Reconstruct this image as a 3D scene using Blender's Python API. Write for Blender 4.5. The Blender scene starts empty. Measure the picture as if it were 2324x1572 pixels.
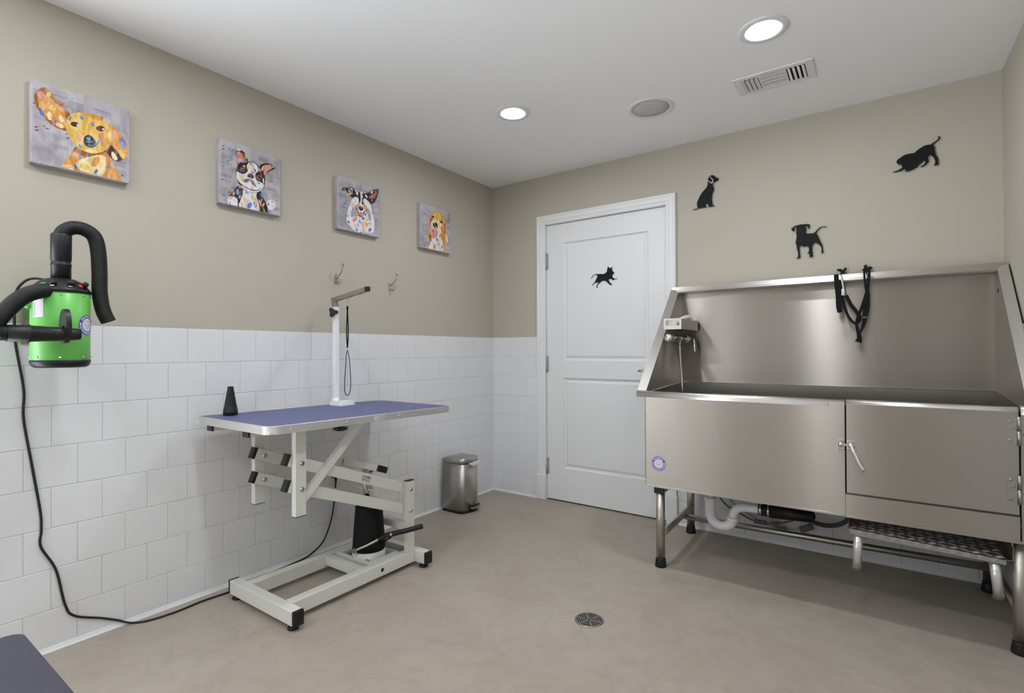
import bpy, bmesh, math, random
from mathutils import Vector, Matrix
random.seed(7)
SC = bpy.context.scene
COL = SC.collection

# ------------------------------------------------------------------ camera
cd = bpy.data.cameras.new('camera')
cam = bpy.data.objects.new('camera', cd)
COL.objects.link(cam)
cd.sensor_fit = 'HORIZONTAL'
cd.sensor_width = 36.0
cd.lens = 18.1272
cd.clip_start = 0.02
R_ = Vector((0.816243, 0.577701, -0.003007))
U_ = Vector((0.006733, -0.004308, 0.999968))
D_ = Vector((-0.577669, 0.816237, 0.007406))
cam.matrix_world = Matrix(((R_.x, U_.x, -D_.x, 2.5438), (R_.y, U_.y, -D_.y, -3.3268), (R_.z, U_.z, -D_.z, 1.1220), (0, 0, 0, 1)))
SC.camera = cam

# ------------------------------------------------------------------ world, lights, exposure
W = bpy.data.worlds.new('world')
SC.world = W
W.use_nodes = True
# fill light added through the unseen left-wall gap, strongest from below for the ceiling
SKY, FILL_BELOW = 1.3, 8.6
wn = W.node_tree
w_tc = wn.nodes.new('ShaderNodeTexCoord'); w_sx = wn.nodes.new('ShaderNodeSeparateXYZ'); w_mr = wn.nodes.new('ShaderNodeMapRange')
w_mr.inputs['From Min'].default_value = 0.03; w_mr.inputs['From Max'].default_value = -0.06
w_mr.inputs['To Min'].default_value = SKY; w_mr.inputs['To Max'].default_value = FILL_BELOW
wn.links.new(w_tc.outputs['Generated'], w_sx.inputs[0]); wn.links.new(w_sx.outputs['Z'], w_mr.inputs['Value'])
wn.links.new(w_mr.outputs['Result'], wn.nodes['Background'].inputs[1])
wn.nodes['Background'].inputs[0].default_value = (0.925, 0.985, 1.07, 1)
SC.view_settings.view_transform = 'Standard'
SC.view_settings.look = 'None'
SC.view_settings.gamma = 1.0
SC.view_settings.exposure = 0.13
SC.view_settings.use_curve_mapping = False
H = 2.44
LENS_POWER = 212.0         # radiance of the downlight lenses
LIGHTS_IN_VIEW = [(0.903, -0.992), (2.17, -1.0)]
LIGHTS_BEHIND = [(0.90, -2.47), (2.17, -2.47), (0.90, -3.95), (2.17, -3.95)]
for i, (x, y) in enumerate(LIGHTS_BEHIND):
    ld = bpy.data.lights.new('downlight', 'AREA')
    ld.shape = 'DISK'
    ld.size = 0.110
    ld.energy = LENS_POWER * math.pi * math.pi * 0.055 ** 2
    ld.color = (0.945, 0.99, 1.055)
    lo = bpy.data.objects.new('downlight', ld)
    lo.location = (x, y, H - 0.004)
    COL.objects.link(lo)

# ------------------------------------------------------------------ materials
def s1(c):
    c = c / 255.0
    return c / 12.92 if c <= 0.04045 else ((c + 0.055) / 1.055) ** 2.4
def srgb(c, k=1.0):
    return tuple(min(0.92, s1(v) * k) for v in c[:3]) + (1.0,)
MATS = {}
ROT = 0.25
def mat(name, col, rough=0.5, metal=0.0, spec=0.5, k=1.0, bump=None, emit=None, trans=0.0, coat=0.0):
    if name in MATS: return MATS[name]
    m = bpy.data.materials.new(name); m.use_nodes = True
    nt = m.node_tree; b = nt.nodes['Principled BSDF']
    b.inputs['Base Color'].default_value = srgb(col, k)
    b.inputs['Roughness'].default_value = rough
    b.inputs['Metallic'].default_value = metal
    b.inputs['Specular IOR Level'].default_value = spec
    b.inputs['Transmission Weight'].default_value = trans
    b.inputs['Coat Weight'].default_value = coat
    if emit:
        b.inputs['Emission Color'].default_value = (0.945, 0.99, 1.055, 1)
        b.inputs['Emission Strength'].default_value = emit
    if bump:
        sc, st, dist = bump
        tc = nt.nodes.new('ShaderNodeTexCoord'); no = nt.nodes.new('ShaderNodeTexNoise'); bu = nt.nodes.new('ShaderNodeBump')
        no.inputs['Scale'].default_value = sc; no.inputs['Detail'].default_value = 3
        bu.inputs['Strength'].default_value = st; bu.inputs['Distance'].default_value = dist
        nt.links.new(tc.outputs['Object'], no.inputs['Vector']); nt.links.new(no.outputs['Fac'], bu.inputs['Height'])
        nt.links.new(bu.outputs['Normal'], b.inputs['Normal'])
    MATS[name] = m
    return m

def steel(name, col, rough, aniso, var=0.05, wave=0.0, rot=0.0):
    m = bpy.data.materials.new(name); m.use_nodes = True
    nt = m.node_tree; b = nt.nodes['Principled BSDF']; L = nt.links.new
    b.inputs['Metallic'].default_value = 1.0
    b.inputs['Base Color'].default_value = tuple(col) + (1,)
    b.inputs['Anisotropic'].default_value = aniso
    b.inputs['Anisotropic Rotation'].default_value = rot
    tg = nt.nodes.new('ShaderNodeTangent'); tg.direction_type = 'UV_MAP'; tg.uv_map = 'UVMap'
    L(tg.outputs['Tangent'], b.inputs['Tangent'])
    tc = nt.nodes.new('ShaderNodeTexCoord')
    mp = nt.nodes.new('ShaderNodeMapping'); mp.inputs['Scale'].default_value = (1.5, 260, 1)
    L(tc.outputs['UV'], mp.inputs['Vector'])
    no = nt.nodes.new('ShaderNodeTexNoise'); no.inputs['Scale'].default_value = 1.0; no.inputs['Detail'].default_value = 4
    L(mp.outputs['Vector'], no.inputs['Vector'])
    n2 = nt.nodes.new('ShaderNodeTexNoise'); n2.inputs['Scale'].default_value = 2.2; n2.inputs['Detail'].default_value = 2
    L(tc.outputs['Object'], n2.inputs['Vector'])
    mr = nt.nodes.new('ShaderNodeMapRange'); mr.inputs['To Min'].default_value = rough - var; mr.inputs['To Max'].default_value = rough + var
    L(no.outputs['Fac'], mr.inputs['Value']); L(mr.outputs['Result'], b.inputs['Roughness'])
    if wave:
        bu = nt.nodes.new('ShaderNodeBump'); bu.inputs['Strength'].default_value = wave; bu.inputs['Distance'].default_value = 0.05
        L(n2.outputs['Fac'], bu.inputs['Height']); L(bu.outputs['Normal'], b.inputs['Normal'])
    MATS[name] = m
    return m

def paint_mat(col, k=0.98, sc=38, amt=0.30):
    """printed brush strokes: the colour drifts lighter and darker in dabs"""
    name = 'print_%d_%d_%d' % tuple(col)
    if name in MATS: return MATS[name]
    m = mat(name, col, 0.78, spec=0.3, k=k)
    nt = m.node_tree; b = nt.nodes['Principled BSDF']; L = nt.links.new
    tc = nt.nodes.new('ShaderNodeTexCoord'); mp = nt.nodes.new('ShaderNodeMapping'); mp.inputs['Rotation'].default_value = (0.6, 0, 0); mp.inputs['Scale'].default_value = (1, 1, 0.45)
    no = nt.nodes.new('ShaderNodeTexNoise'); no.inputs['Scale'].default_value = sc; no.inputs['Detail'].default_value = 3; no.inputs['Distortion'].default_value = 1.2
    L(tc.outputs['Object'], mp.inputs['Vector']); L(mp.outputs['Vector'], no.inputs['Vector'])
    r = nt.nodes.new('ShaderNodeValToRGB'); c = srgb(col, k)
    lo = tuple(v * (1 - amt) for v in c[:3]) + (1,); hi = tuple(min(.95, v + (0.80 - v) * amt * 0.8) for v in c[:3]) + (1,)
    r.color_ramp.elements[0].position = 0.34; r.color_ramp.elements[0].color = lo
    r.color_ramp.elements[1].position = 0.66; r.color_ramp.elements[1].color = hi
    e = r.color_ramp.elements.new(0.5); e.color = c
    L(no.outputs['Fac'], r.inputs['Fac']); L(r.outputs['Color'], b.inputs['Base Color'])
    return m

def floor_mat():
    m = bpy.data.materials.new('sealed_concrete'); m.use_nodes = True
    nt = m.node_tree; b = nt.nodes['Principled BSDF']; L = nt.links.new
    tc = nt.nodes.new('ShaderNodeTexCoord')
    n1 = nt.nodes.new('ShaderNodeTexNoise'); n1.inputs['Scale'].default_value = 1.7; n1.inputs['Detail'].default_value = 6; n1.inputs['Roughness'].default_value = 0.6; n1.inputs['Distortion'].default_value = 0.6
    n2 = nt.nodes.new('ShaderNodeTexNoise'); n2.inputs['Scale'].default_value = 8; n2.inputs['Detail'].default_value = 8; n2.inputs['Roughness'].default_value = 0.72; n2.inputs['Distortion'].default_value = 1.4
    n3 = nt.nodes.new('ShaderNodeTexNoise'); n3.inputs['Scale'].default_value = 90; n3.inputs['Detail'].default_value = 4
    for n in (n1, n2, n3): L(tc.outputs['Object'], n.inputs['Vector'])
    r1 = nt.nodes.new('ShaderNodeValToRGB')
    r1.color_ramp.elements[0].position = 0.33; r1.color_ramp.elements[0].color = (0.352, 0.303, 0.250, 1)
    r1.color_ramp.elements[1].position = 0.68; r1.color_ramp.elements[1].color = (0.405, 0.357, 0.300, 1)
    L(n1.outputs['Fac'], r1.inputs['Fac'])
    r2 = nt.nodes.new('ShaderNodeValToRGB')
    r2.color_ramp.elements[0].position = 0.28; r2.color_ramp.elements[0].color = (0.85, 0.843, 0.835, 1)
    r2.color_ramp.elements[1].position = 0.56; r2.color_ramp.elements[1].color = (1, 1, 1, 1)
    L(n2.outputs['Fac'], r2.inputs['Fac'])
    mx = nt.nodes.new('ShaderNodeMix'); mx.data_type = 'RGBA'; mx.blend_type = 'MULTIPLY'; mx.inputs[0].default_value = 1.0
    L(r1.outputs['Color'], mx.inputs[6]); L(r2.outputs['Color'], mx.inputs[7]); L(mx.outputs[2], b.inputs['Base Color'])
    rr = nt.nodes.new('ShaderNodeMapRange'); rr.inputs['To Min'].default_value = 0.38; rr.inputs['To Max'].default_value = 0.62
    L(n2.outputs['Fac'], rr.inputs['Value']); L(rr.outputs['Result'], b.inputs['Roughness'])
    b.inputs['Specular IOR Level'].default_value = 0.35
    bu = nt.nodes.new('ShaderNodeBump'); bu.inputs['Strength'].default_value = 0.12; bu.inputs['Distance'].default_value = 0.002
    L(n3.outputs['Fac'], bu.inputs['Height']); L(bu.outputs['Normal'], b.inputs['Normal'])
    return m

def mat_dots():
    """blue non-slip table mat with raised pale dots set on a diagonal grid"""
    m = bpy.data.materials.new('blue_dotted_rubber'); m.use_nodes = True
    nt = m.node_tree; b = nt.nodes['Principled BSDF']; L = nt.links.new
    tc = nt.nodes.new('ShaderNodeTexCoord')
    mp = nt.nodes.new('ShaderNodeMapping'); mp.inputs['Scale'].default_value = (88, 88, 88); mp.inputs['Rotation'].default_value = (0, 0, math.radians(45))
    L(tc.outputs['Object'], mp.inputs['Vector'])
    fr = nt.nodes.new('ShaderNodeVectorMath'); fr.operation = 'FRACTION'
    L(mp.outputs['Vector'], fr.inputs[0])
    su = nt.nodes.new('ShaderNodeVectorMath'); su.operation = 'SUBTRACT'; su.inputs[1].default_value = (0.5, 0.5, 0.5)
    L(fr.outputs[0], su.inputs[0])
    ml = nt.nodes.new('ShaderNodeVectorMath'); ml.operation = 'MULTIPLY'; ml.inputs[1].default_value = (1, 1, 0)
    L(su.outputs[0], ml.inputs[0])
    ln = nt.nodes.new('ShaderNodeVectorMath'); ln.operation = 'LENGTH'
    L(ml.outputs[0], ln.inputs[0])
    mr = nt.nodes.new('ShaderNodeMapRange'); mr.inputs['From Min'].default_value = 0.30; mr.inputs['From Max'].default_value = 0.16
    L(ln.outputs['Value'], mr.inputs['Value'])
    mx = nt.nodes.new('ShaderNodeMix'); mx.data_type = 'RGBA'
    mx.inputs[6].default_value = (0.058, 0.066, 0.185, 1); mx.inputs[7].default_value = (0.36, 0.37, 0.52, 1)
    L(mr.outputs['Result'], mx.inputs[0]); L(mx.outputs[2], b.inputs['Base Color'])
    b.inputs['Roughness'].default_value = 0.55
    bu = nt.nodes.new('ShaderNodeBump'); bu.inputs['Strength'].default_value = 0.5; bu.inputs['Distance'].default_value = 0.001
    L(mr.outputs['Result'], bu.inputs['Height']); L(bu.outputs['Normal'], b.inputs['Normal'])
    MATS['blue_dotted_rubber'] = m
    return m

M_PAINT = mat('taupe_wall_paint', (184, 178, 164), 0.75, spec=0.25, bump=(170, 0.28, 0.002))
M_CEIL = mat('white_ceiling_paint', (249, 250, 251), 0.9, spec=0.15)
M_TILE = mat('white_glazed_tile', (224, 224, 225), 0.32, spec=0.4)
M_GROUT = mat('light_grout', (194, 194, 196), 0.85)
M_TRIM = mat('white_trim_paint', (226, 226, 226), 0.42, spec=0.4)
M_FLOOR = floor_mat()
M_STEEL = steel('brushed_steel', (0.395, 0.362, 0.323), 0.33, 1.0, 0.008, 0.02, ROT)
M_RIM = steel('highlit_satin_edge', (0.80, 0.78, 0.75), 0.30, 0.5, 0.02)  # pale base colour carries the bright highlight of rims and side flanges
M_LIP = steel('satin_steel_lip', (0.52, 0.49, 0.46), 0.27, 0.5, 0.02)
M_STEELD = steel('dull_steel', (0.36, 0.34, 0.31), 0.34, 0.5, 0.02)
M_TUBE = steel('steel_tube', (0.50, 0.46, 0.41), 0.36, 0.5, 0.03)
M_ARM = mat('satin_steel_arm', (165, 158, 150), 0.42, 0.7)
M_BIN = steel('stainless_bin_steel', (0.50, 0.475, 0.45), 0.38, 0.6, 0.02, rot=0.25)
M_CHROME = mat('chrome', (205, 203, 200), 0.12, 1.0)
M_NICKEL = mat('polished_nickel', (200, 192, 180), 0.16, 1.0)
M_CHECK = mat('checker_plate', (150, 149, 147), 0.42, 0.6)
M_RIDGE = mat('checker_ridge', (225, 224, 222), 0.35, 0.5)
M_ALU = mat('table_edge_aluminium', (205, 203, 199), 0.42, 0.6)
M_CREAM = mat('cream_powder_coat', (214, 213, 205), 0.36, spec=0.45)
M_WHITE = mat('white_plastic', (236, 236, 238), 0.35)
M_PVC = mat('white_pvc', (238, 238, 240), 0.25)
M_BLACK = mat('black_plastic', (24, 24, 26), 0.42, spec=0.4)
M_BLACKM = mat('matt_black_metal', (10, 10, 12), 0.6, spec=0.25)
M_RUBBER = mat('black_rubber', (18, 18, 19), 0.5, spec=0.4)
M_STRAP = mat('black_nylon_webbing', (10, 10, 12), 0.75, spec=0.25)
M_CORD = mat('black_cord', (18, 20, 20), 0.5)
M_DARK = mat('dark_void', (10, 10, 10), 0.9)
M_GREEN = mat('green_enamel', (112, 196, 92), 0.36, spec=0.45, k=0.95)
M_GREENL = mat('green_lamp', (20, 150, 70), 0.4)
M_RED = mat('red_switch', (205, 30, 25), 0.4)
M_LABEL = mat('label_paper', (222, 215, 222), 0.5)
M_INK = mat('label_ink', (90, 90, 100), 0.6)
M_BLUEINK = mat('sticker_blue', (62, 55, 165), 0.45)
M_YEL = mat('label_yellow', (215, 200, 40), 0.5)
M_GREY = mat('grey_plastic', (112, 112, 116), 0.5)
M_SPK = mat('speaker_grille', (196, 196, 194), 0.75, bump=(900, 0.5, 0.001))
M_VENT = mat('vent_white', (228, 228, 228), 0.5)
M_LENS = mat('downlight_lens', (255, 255, 255), 0.4, emit=LENS_POWER)
M_MAT = mat_dots()
M_SLATE = mat('slate_blue_vinyl', (64, 62, 74), 0.5)
M_BAG = mat('clear_bag', (225, 220, 220), 0.3, trans=0.25)
M_FILM = mat('protective_film', (225, 225, 222), 0.15, 0.6)
M_SLOT = mat('matt_slot', (40, 38, 36), 0.8)

# ------------------------------------------------------------------ geometry helpers
class MB:
    """collects shapes (world coordinates) and links them as ONE mesh object"""
    def __init__(s): s.v = []; s.f = []; s.xf = None
    def add(s, vs, fs, mi=0, sm=False):
        o = len(s.v)
        for p in vs:
            p = Vector(p)
            if s.xf: p = s.xf(p)
            s.v.append(p)
        for f in fs: s.f.append((tuple(o + i for i in f), mi, sm))
        return s
    def bm(s, b, mi=0, sm=False, mtx=None):
        b.verts.index_update()
        vs = [(mtx @ v.co if mtx else v.co.copy()) for v in b.verts]
        s.add(vs, [[v.index for v in f.verts] for f in b.faces], mi, sm); b.free(); return s
    def box(s, x0, x1, y0, y1, z0, z1, bev=0.0, mi=0, mtx=None, seg=2):
        b = bmesh.new(); bmesh.ops.create_cube(b, size=1)
        for v in b.verts: v.co = Vector((x0 + (v.co.x + .5) * (x1 - x0), y0 + (v.co.y + .5) * (y1 - y0), z0 + (v.co.z + .5) * (z1 - z0)))
        if bev: bmesh.ops.bevel(b, geom=b.edges[:], offset=min(bev, 0.45 * min(x1 - x0, y1 - y0, z1 - z0)), segments=seg, affect='EDGES', profile=0.5)
        return s.bm(b, mi, False, mtx)
    def bar(s, p0, p1, w, h, up=(0, 0, 1), bev=0.0, mi=0, square=False):
        """box bar from p0 to p1, w wide sideways, h deep along up"""
        p0 = Vector(p0); p1 = Vector(p1); d = p1 - p0; l = d.length; d.normalize()
        up = Vector(up); sd = d.cross(up).normalized(); u = sd.cross(d).normalized()
        m = Matrix((( d.x, sd.x, u.x, p0.x), (d.y, sd.y, u.y, p0.y), (d.z, sd.z, u.z, p0.z), (0, 0, 0, 1)))
        return s.box(0, l, -w / 2, w / 2, -h / 2, h / 2, bev, mi, m)
    def cyl(s, p0, p1, r0, r1=None, n=28, mi=0, caps=True):
        r1 = r0 if r1 is None else r1
        p0 = Vector(p0); p1 = Vector(p1); d = (p1 - p0).normalized()
        a = Vector((0, 0, 1)) if abs(d.z) < .9 else Vector((1, 0, 0))
        u = d.cross(a).normalized(); w = d.cross(u)
        vs = []
        for p, r in ((p0, r0), (p1, r1)):
            for i in range(n):
                t = 2 * math.pi * i / n; vs.append(p + u * (r * math.cos(t)) + w * (r * math.sin(t)))
        s.add(vs, [(i, (i + 1) % n, n + (i + 1) % n, n + i) for i in range(n)], mi, True)
        if caps:
            s.add(vs[:n], [tuple(reversed(range(n)))], mi); s.add(vs[n:], [tuple(range(n))], mi)
        return s
    def lathe(s, c, prof, axis=(0, 0, 1), n=36, mi=0, sm=True):
        """prof: list of (radius, distance along axis)"""
        c = Vector(c); d = Vector(axis).normalized()
        a = Vector((0, 0, 1)) if abs(d.z) < .9 else Vector((1, 0, 0))
        u = d.cross(a).normalized(); w = d.cross(u)
        vs = []
        for r, h in prof:
            for i in range(n):
                t = 2 * math.pi * i / n; vs.append(c + d * h + u * (r * math.cos(t)) + w * (r * math.sin(t)))
        fs = []
        for k in range(len(prof) - 1):
            for i in range(n): fs.append((k * n + i, k * n + (i + 1) % n, (k + 1) * n + (i + 1) % n, (k + 1) * n + i))
        s.add(vs, fs, mi, sm)
        if prof[0][0] > 1e-5: s.add(vs[:n], [tuple(reversed(range(n)))], mi)
        if prof[-1][0] > 1e-5: s.add(vs[-n:], [tuple(range(n))], mi)
        return s
    def tube(s, pts, r, n=10, mi=0, caps=True, flat=None, up=None):
        """swept circle; r may be a list; flat=(w,t) sweeps a flat ribbon instead"""
        P = [Vector(p) for p in pts]; N = len(P)
        rs = r if isinstance(r, (list, tuple)) else [r] * N
        T = [(P[min(i + 1, N - 1)] - P[max(i - 1, 0)]).normalized() for i in range(N)]
        u = Vector(up) if up else (Vector((0, 0, 1)) if abs(T[0].z) < .9 else Vector((1, 0, 0)))
        u = (u - T[0] * u.dot(T[0])).normalized()
        vs = []
        for i in range(N):
            if up: u = Vector(up)
            u = (u - T[i] * u.dot(T[i])).normalized(); w = T[i].cross(u)
            if flat:
                a, b = (flat[0][i] if isinstance(flat[0], list) else flat[0]) / 2, flat[1] / 2
                for ca, cb in ((-1, -1), (1, -1), (1, 1), (-1, 1)): vs.append(P[i] + w * (a * ca) + u * (b * cb))
            else:
                for k in range(n):
                    t = 2 * math.pi * k / n; vs.append(P[i] + u * (rs[i] * math.cos(t)) + w * (rs[i] * math.sin(t)))
        m = 4 if flat else n
        fs = [(i * m + k, i * m + (k + 1) % m, (i + 1) * m + (k + 1) % m, (i + 1) * m + k) for i in range(N - 1) for k in range(m)]
        s.add(vs, fs, mi, not flat)
        if caps:
            s.add(vs[:m], [tuple(reversed(range(m)))], mi); s.add(vs[-m:], [tuple(range(m))], mi)
        return s
    def prism(s, poly, y0, y1, mi=0, plane='xz'):
        """extrudes a closed outline; plane xz -> thickness along y, plane yz -> along x, xy -> along z"""
        f = {'xz': lambda a, b, t: (a, t, b), 'yz': lambda a, b, t: (t, a, b), 'xy': lambda a, b, t: (a, b, t)}[plane]
        n = len(poly)
        vs = [f(a, b, y0) for a, b in poly] + [f(a, b, y1) for a, b in poly]
        s.add(vs, [tuple(range(n)), tuple(reversed(range(n, 2 * n)))] + [(i, (i + 1) % n, n + (i + 1) % n, n + i) for i in range(n)], mi)
        return s
    def sheet(s, quad, t, mi=0):
        """thin solid plate from four corners (counter-clockwise), thickness t against the normal"""
        q = [Vector(p) for p in quad]; nrm = (q[1] - q[0]).cross(q[2] - q[0]).normalized() * t
        s.add(q + [p - nrm for p in q], [(0, 1, 2, 3), (7, 6, 5, 4)] + [(i, i + 4, (i + 1) % 4 + 4, (i + 1) % 4) for i in range(4)], mi)
        return s
    def build(s, name, mats, parent=None, origin=None, fix=True):
        org = Vector(origin) if origin is not None else (ORG[parent.name] if parent else Vector((0, 0, 0)))
        me = bpy.data.meshes.new(name)
        me.from_pydata([tuple(p - org) for p in s.v], [], [f[0] for f in s.f])
        for i, f in enumerate(s.f):
            me.polygons[i].material_index = f[1]; me.polygons[i].use_smooth = f[2]
        for m in (mats if isinstance(mats, (list, tuple)) else [mats]): me.materials.append(m)
        if fix:
            b = bmesh.new(); b.from_mesh(me)
            bmesh.ops.remove_doubles(b, verts=b.verts, dist=1e-6)
            bmesh.ops.recalc_face_normals(b, faces=b.faces)
            b.to_mesh(me); b.free()
        uv = me.uv_layers.new(name='UVMap')
        for p in me.polygons:
            n = p.normal
            t = Vector((1, 0, 0)) if abs(n.z) > 0.9 else Vector((-n.y, n.x, 0)).normalized()
            w = n.cross(t)
            for li in p.loop_indices:
                c = me.vertices[me.loops[li].vertex_index].co
                uv.data[li].uv = (c.dot(t), c.dot(w))
        o = bpy.data.objects.new(name, me); COL.objects.link(o)
        if parent: o.parent = parent; ORG[o.name] = org
        else: o.location = org; ORG[o.name] = org
        return o
ORG = {}
def catmull(pts, k=6, closed=False):
    P = [Vector(p) for p in pts]; n = len(P); o = []
    rng = n if closed else n - 1
    for i in range(rng):
        g = (lambda j: P[j % n]) if closed else (lambda j: P[max(0, min(n - 1, j))])
        a, b, c, d = g(i - 1), g(i), g(i + 1), g(i + 2)
        for j in range(k):
            t = j / k; o.append(.5 * ((2 * b) + (c - a) * t + (2 * a - 5 * b + 4 * c - d) * t * t + (3 * b - a - 3 * c + d) * t ** 3))
    if not closed: o.append(P[-1])
    return o
def thing(name, label, cat, loc, group=None):
    o = bpy.data.objects.new(name, None); COL.objects.link(o); o.location = loc; o.empty_display_size = 0.05
    ORG[o.name] = Vector(loc)
    return tag(o, label, cat, group)
def tag(o, label, cat, group=None):
    o['label'] = label; o['category'] = cat
    if group: o['group'] = group
    return o
def struct(o): o['kind'] = 'structure'; return o
def bolt(mb, c, axis, r=0.006, h=0.005, mi=0):
    mb.lathe(c, [(r * 1.25, 0), (r * 1.25, h * .3), (r, h * .35), (r, h * .9), (r * .8, h)], axis, 14, mi)

# ------------------------------------------------------------------ the room
XR = 3.036; YB = -4.9; YL = -3.15; YR = YB      # left wall stops short out of view: gap added to let fill in
DX0, DX1, DZ = 0.503, 1.424, 2.066
m = MB(); m.box(-0.12, XR + 0.12, YB, 0.14, -0.12, 0.0); struct(m.build('floor', M_FLOOR))
m = MB(); m.box(-0.12, XR + 0.12, YB, 0.14, H, H + 0.1); struct(m.build('ceiling', M_CEIL))
m = MB(); m.box(-0.12, 0, YL, 0.14, 0, H); wl = struct(m.build('wall_left', M_PAINT))
m = MB(); m.box(XR, XR + 0.12, YR, 0.14, 0, H); wr = struct(m.build('wall_right', M_PAINT))
m = MB(); m.box(-0.12, XR + 0.12, YB - 0.12, YB, 0, H); wf = struct(m.build('wall_front', M_PAINT))
m = MB()
m.box(0, DX0, 0, 0.12, 0, H); m.box(DX1, XR, 0, 0.12, 0, H); m.box(DX0, DX1, 0, 0.12, DZ, H); m.box(0, XR, 0.12, 0.14, 0, H)  # unseen backing added behind the door to keep outside light from its gap
wb = struct(m.build('wall_back', M_PAINT, fix=False))

def tiles(frame, a0, a1, joint, pitch, off, name, parent):
    """running-bond 6 inch tiles with real bevels and grout gaps; frame(a, depth, z) -> point"""
    g = MB(); g.add([frame(a0, 0.0045, 0), frame(a1, 0.0045, 0), frame(a1, 0.0045, 1.2215), frame(a0, 0.0045, 1.2215),
                     frame(a0, 0, 0), frame(a1, 0, 0), frame(a1, 0, 1.2215), frame(a0, 0, 1.2215)],
                    [(0, 1, 2, 3), (3, 2, 6, 7), (0, 3, 7, 4), (1, 5, 6, 2)])
    gap = 0.0009
    for r in range(8):
        z0 = 0.153 * r + gap; z1 = 0.153 * (r + 1) - (gap if r < 7 else 0)
        j = joint + (off if r % 2 else 0)
        k0 = math.floor((a0 - j) / pitch); k1 = math.ceil((a1 - j) / pitch)
        for k in range(k0, k1):
            b0 = max(a0, j + k * pitch + gap); b1 = min(a1, j + (k + 1) * pitch - gap)
            if b1 - b0 < 0.006: continue
            c = 0.0016
            vs = [frame(b0, 0.0045, z0), frame(b1, 0.0045, z0), frame(b1, 0.0045, z1), frame(b0, 0.0045, z1),
                  frame(b0 + c, 0.0062, z0 + c), frame(b1 - c, 0.0062, z0 + c), frame(b1 - c, 0.0062, z1 - c), frame(b0 + c, 0.0062, z1 - c)]
            g.add(vs, [(4, 5, 6, 7), (0, 1, 5, 4), (1, 2, 6, 5), (2, 3, 7, 6), (3, 0, 4, 7)], 1)
    # small white cove along the floor
    g.add([frame(a0, 0.0, 0.0), frame(a1, 0.0, 0.0), frame(a0, 0.016, 0.0), frame(a1, 0.016, 0.0), frame(a0, 0.012, 0.005), frame(a1, 0.012, 0.005), frame(a0, 0.0065, 0.018), frame(a1, 0.0065, 0.018)],
          [(2, 3, 5, 4), (4, 5, 7, 6)], 1)
    return g.build(name, [M_GROUT, M_TILE], parent, fix=False)
tiles(lambda a, d, z: (d, a, z), YL, 0, -0.786, 0.1565, 0.0783, 'tile_wainscot', wl)
tiles(lambda a, d, z: (a, -d, z), 0.0, 0.437, 0.098, 0.1495, 0.075, 'tile_wainscot', wb)
tiles(lambda a, d, z: (a, -d, z), 1.49, XR, 1.742, 0.1495, 0.075, 'tile_wainscot', wb)
tiles(lambda a, d, z: (XR - d, a, z), YR, 0, -0.786, 0.1565, 0.0783, 'tile_wainscot', wr)
tiles(lambda a, d, z: (a, YB + d, z), 0, XR, 0.05, 0.1495, 0.075, 'tile_wainscot', wf)

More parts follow.
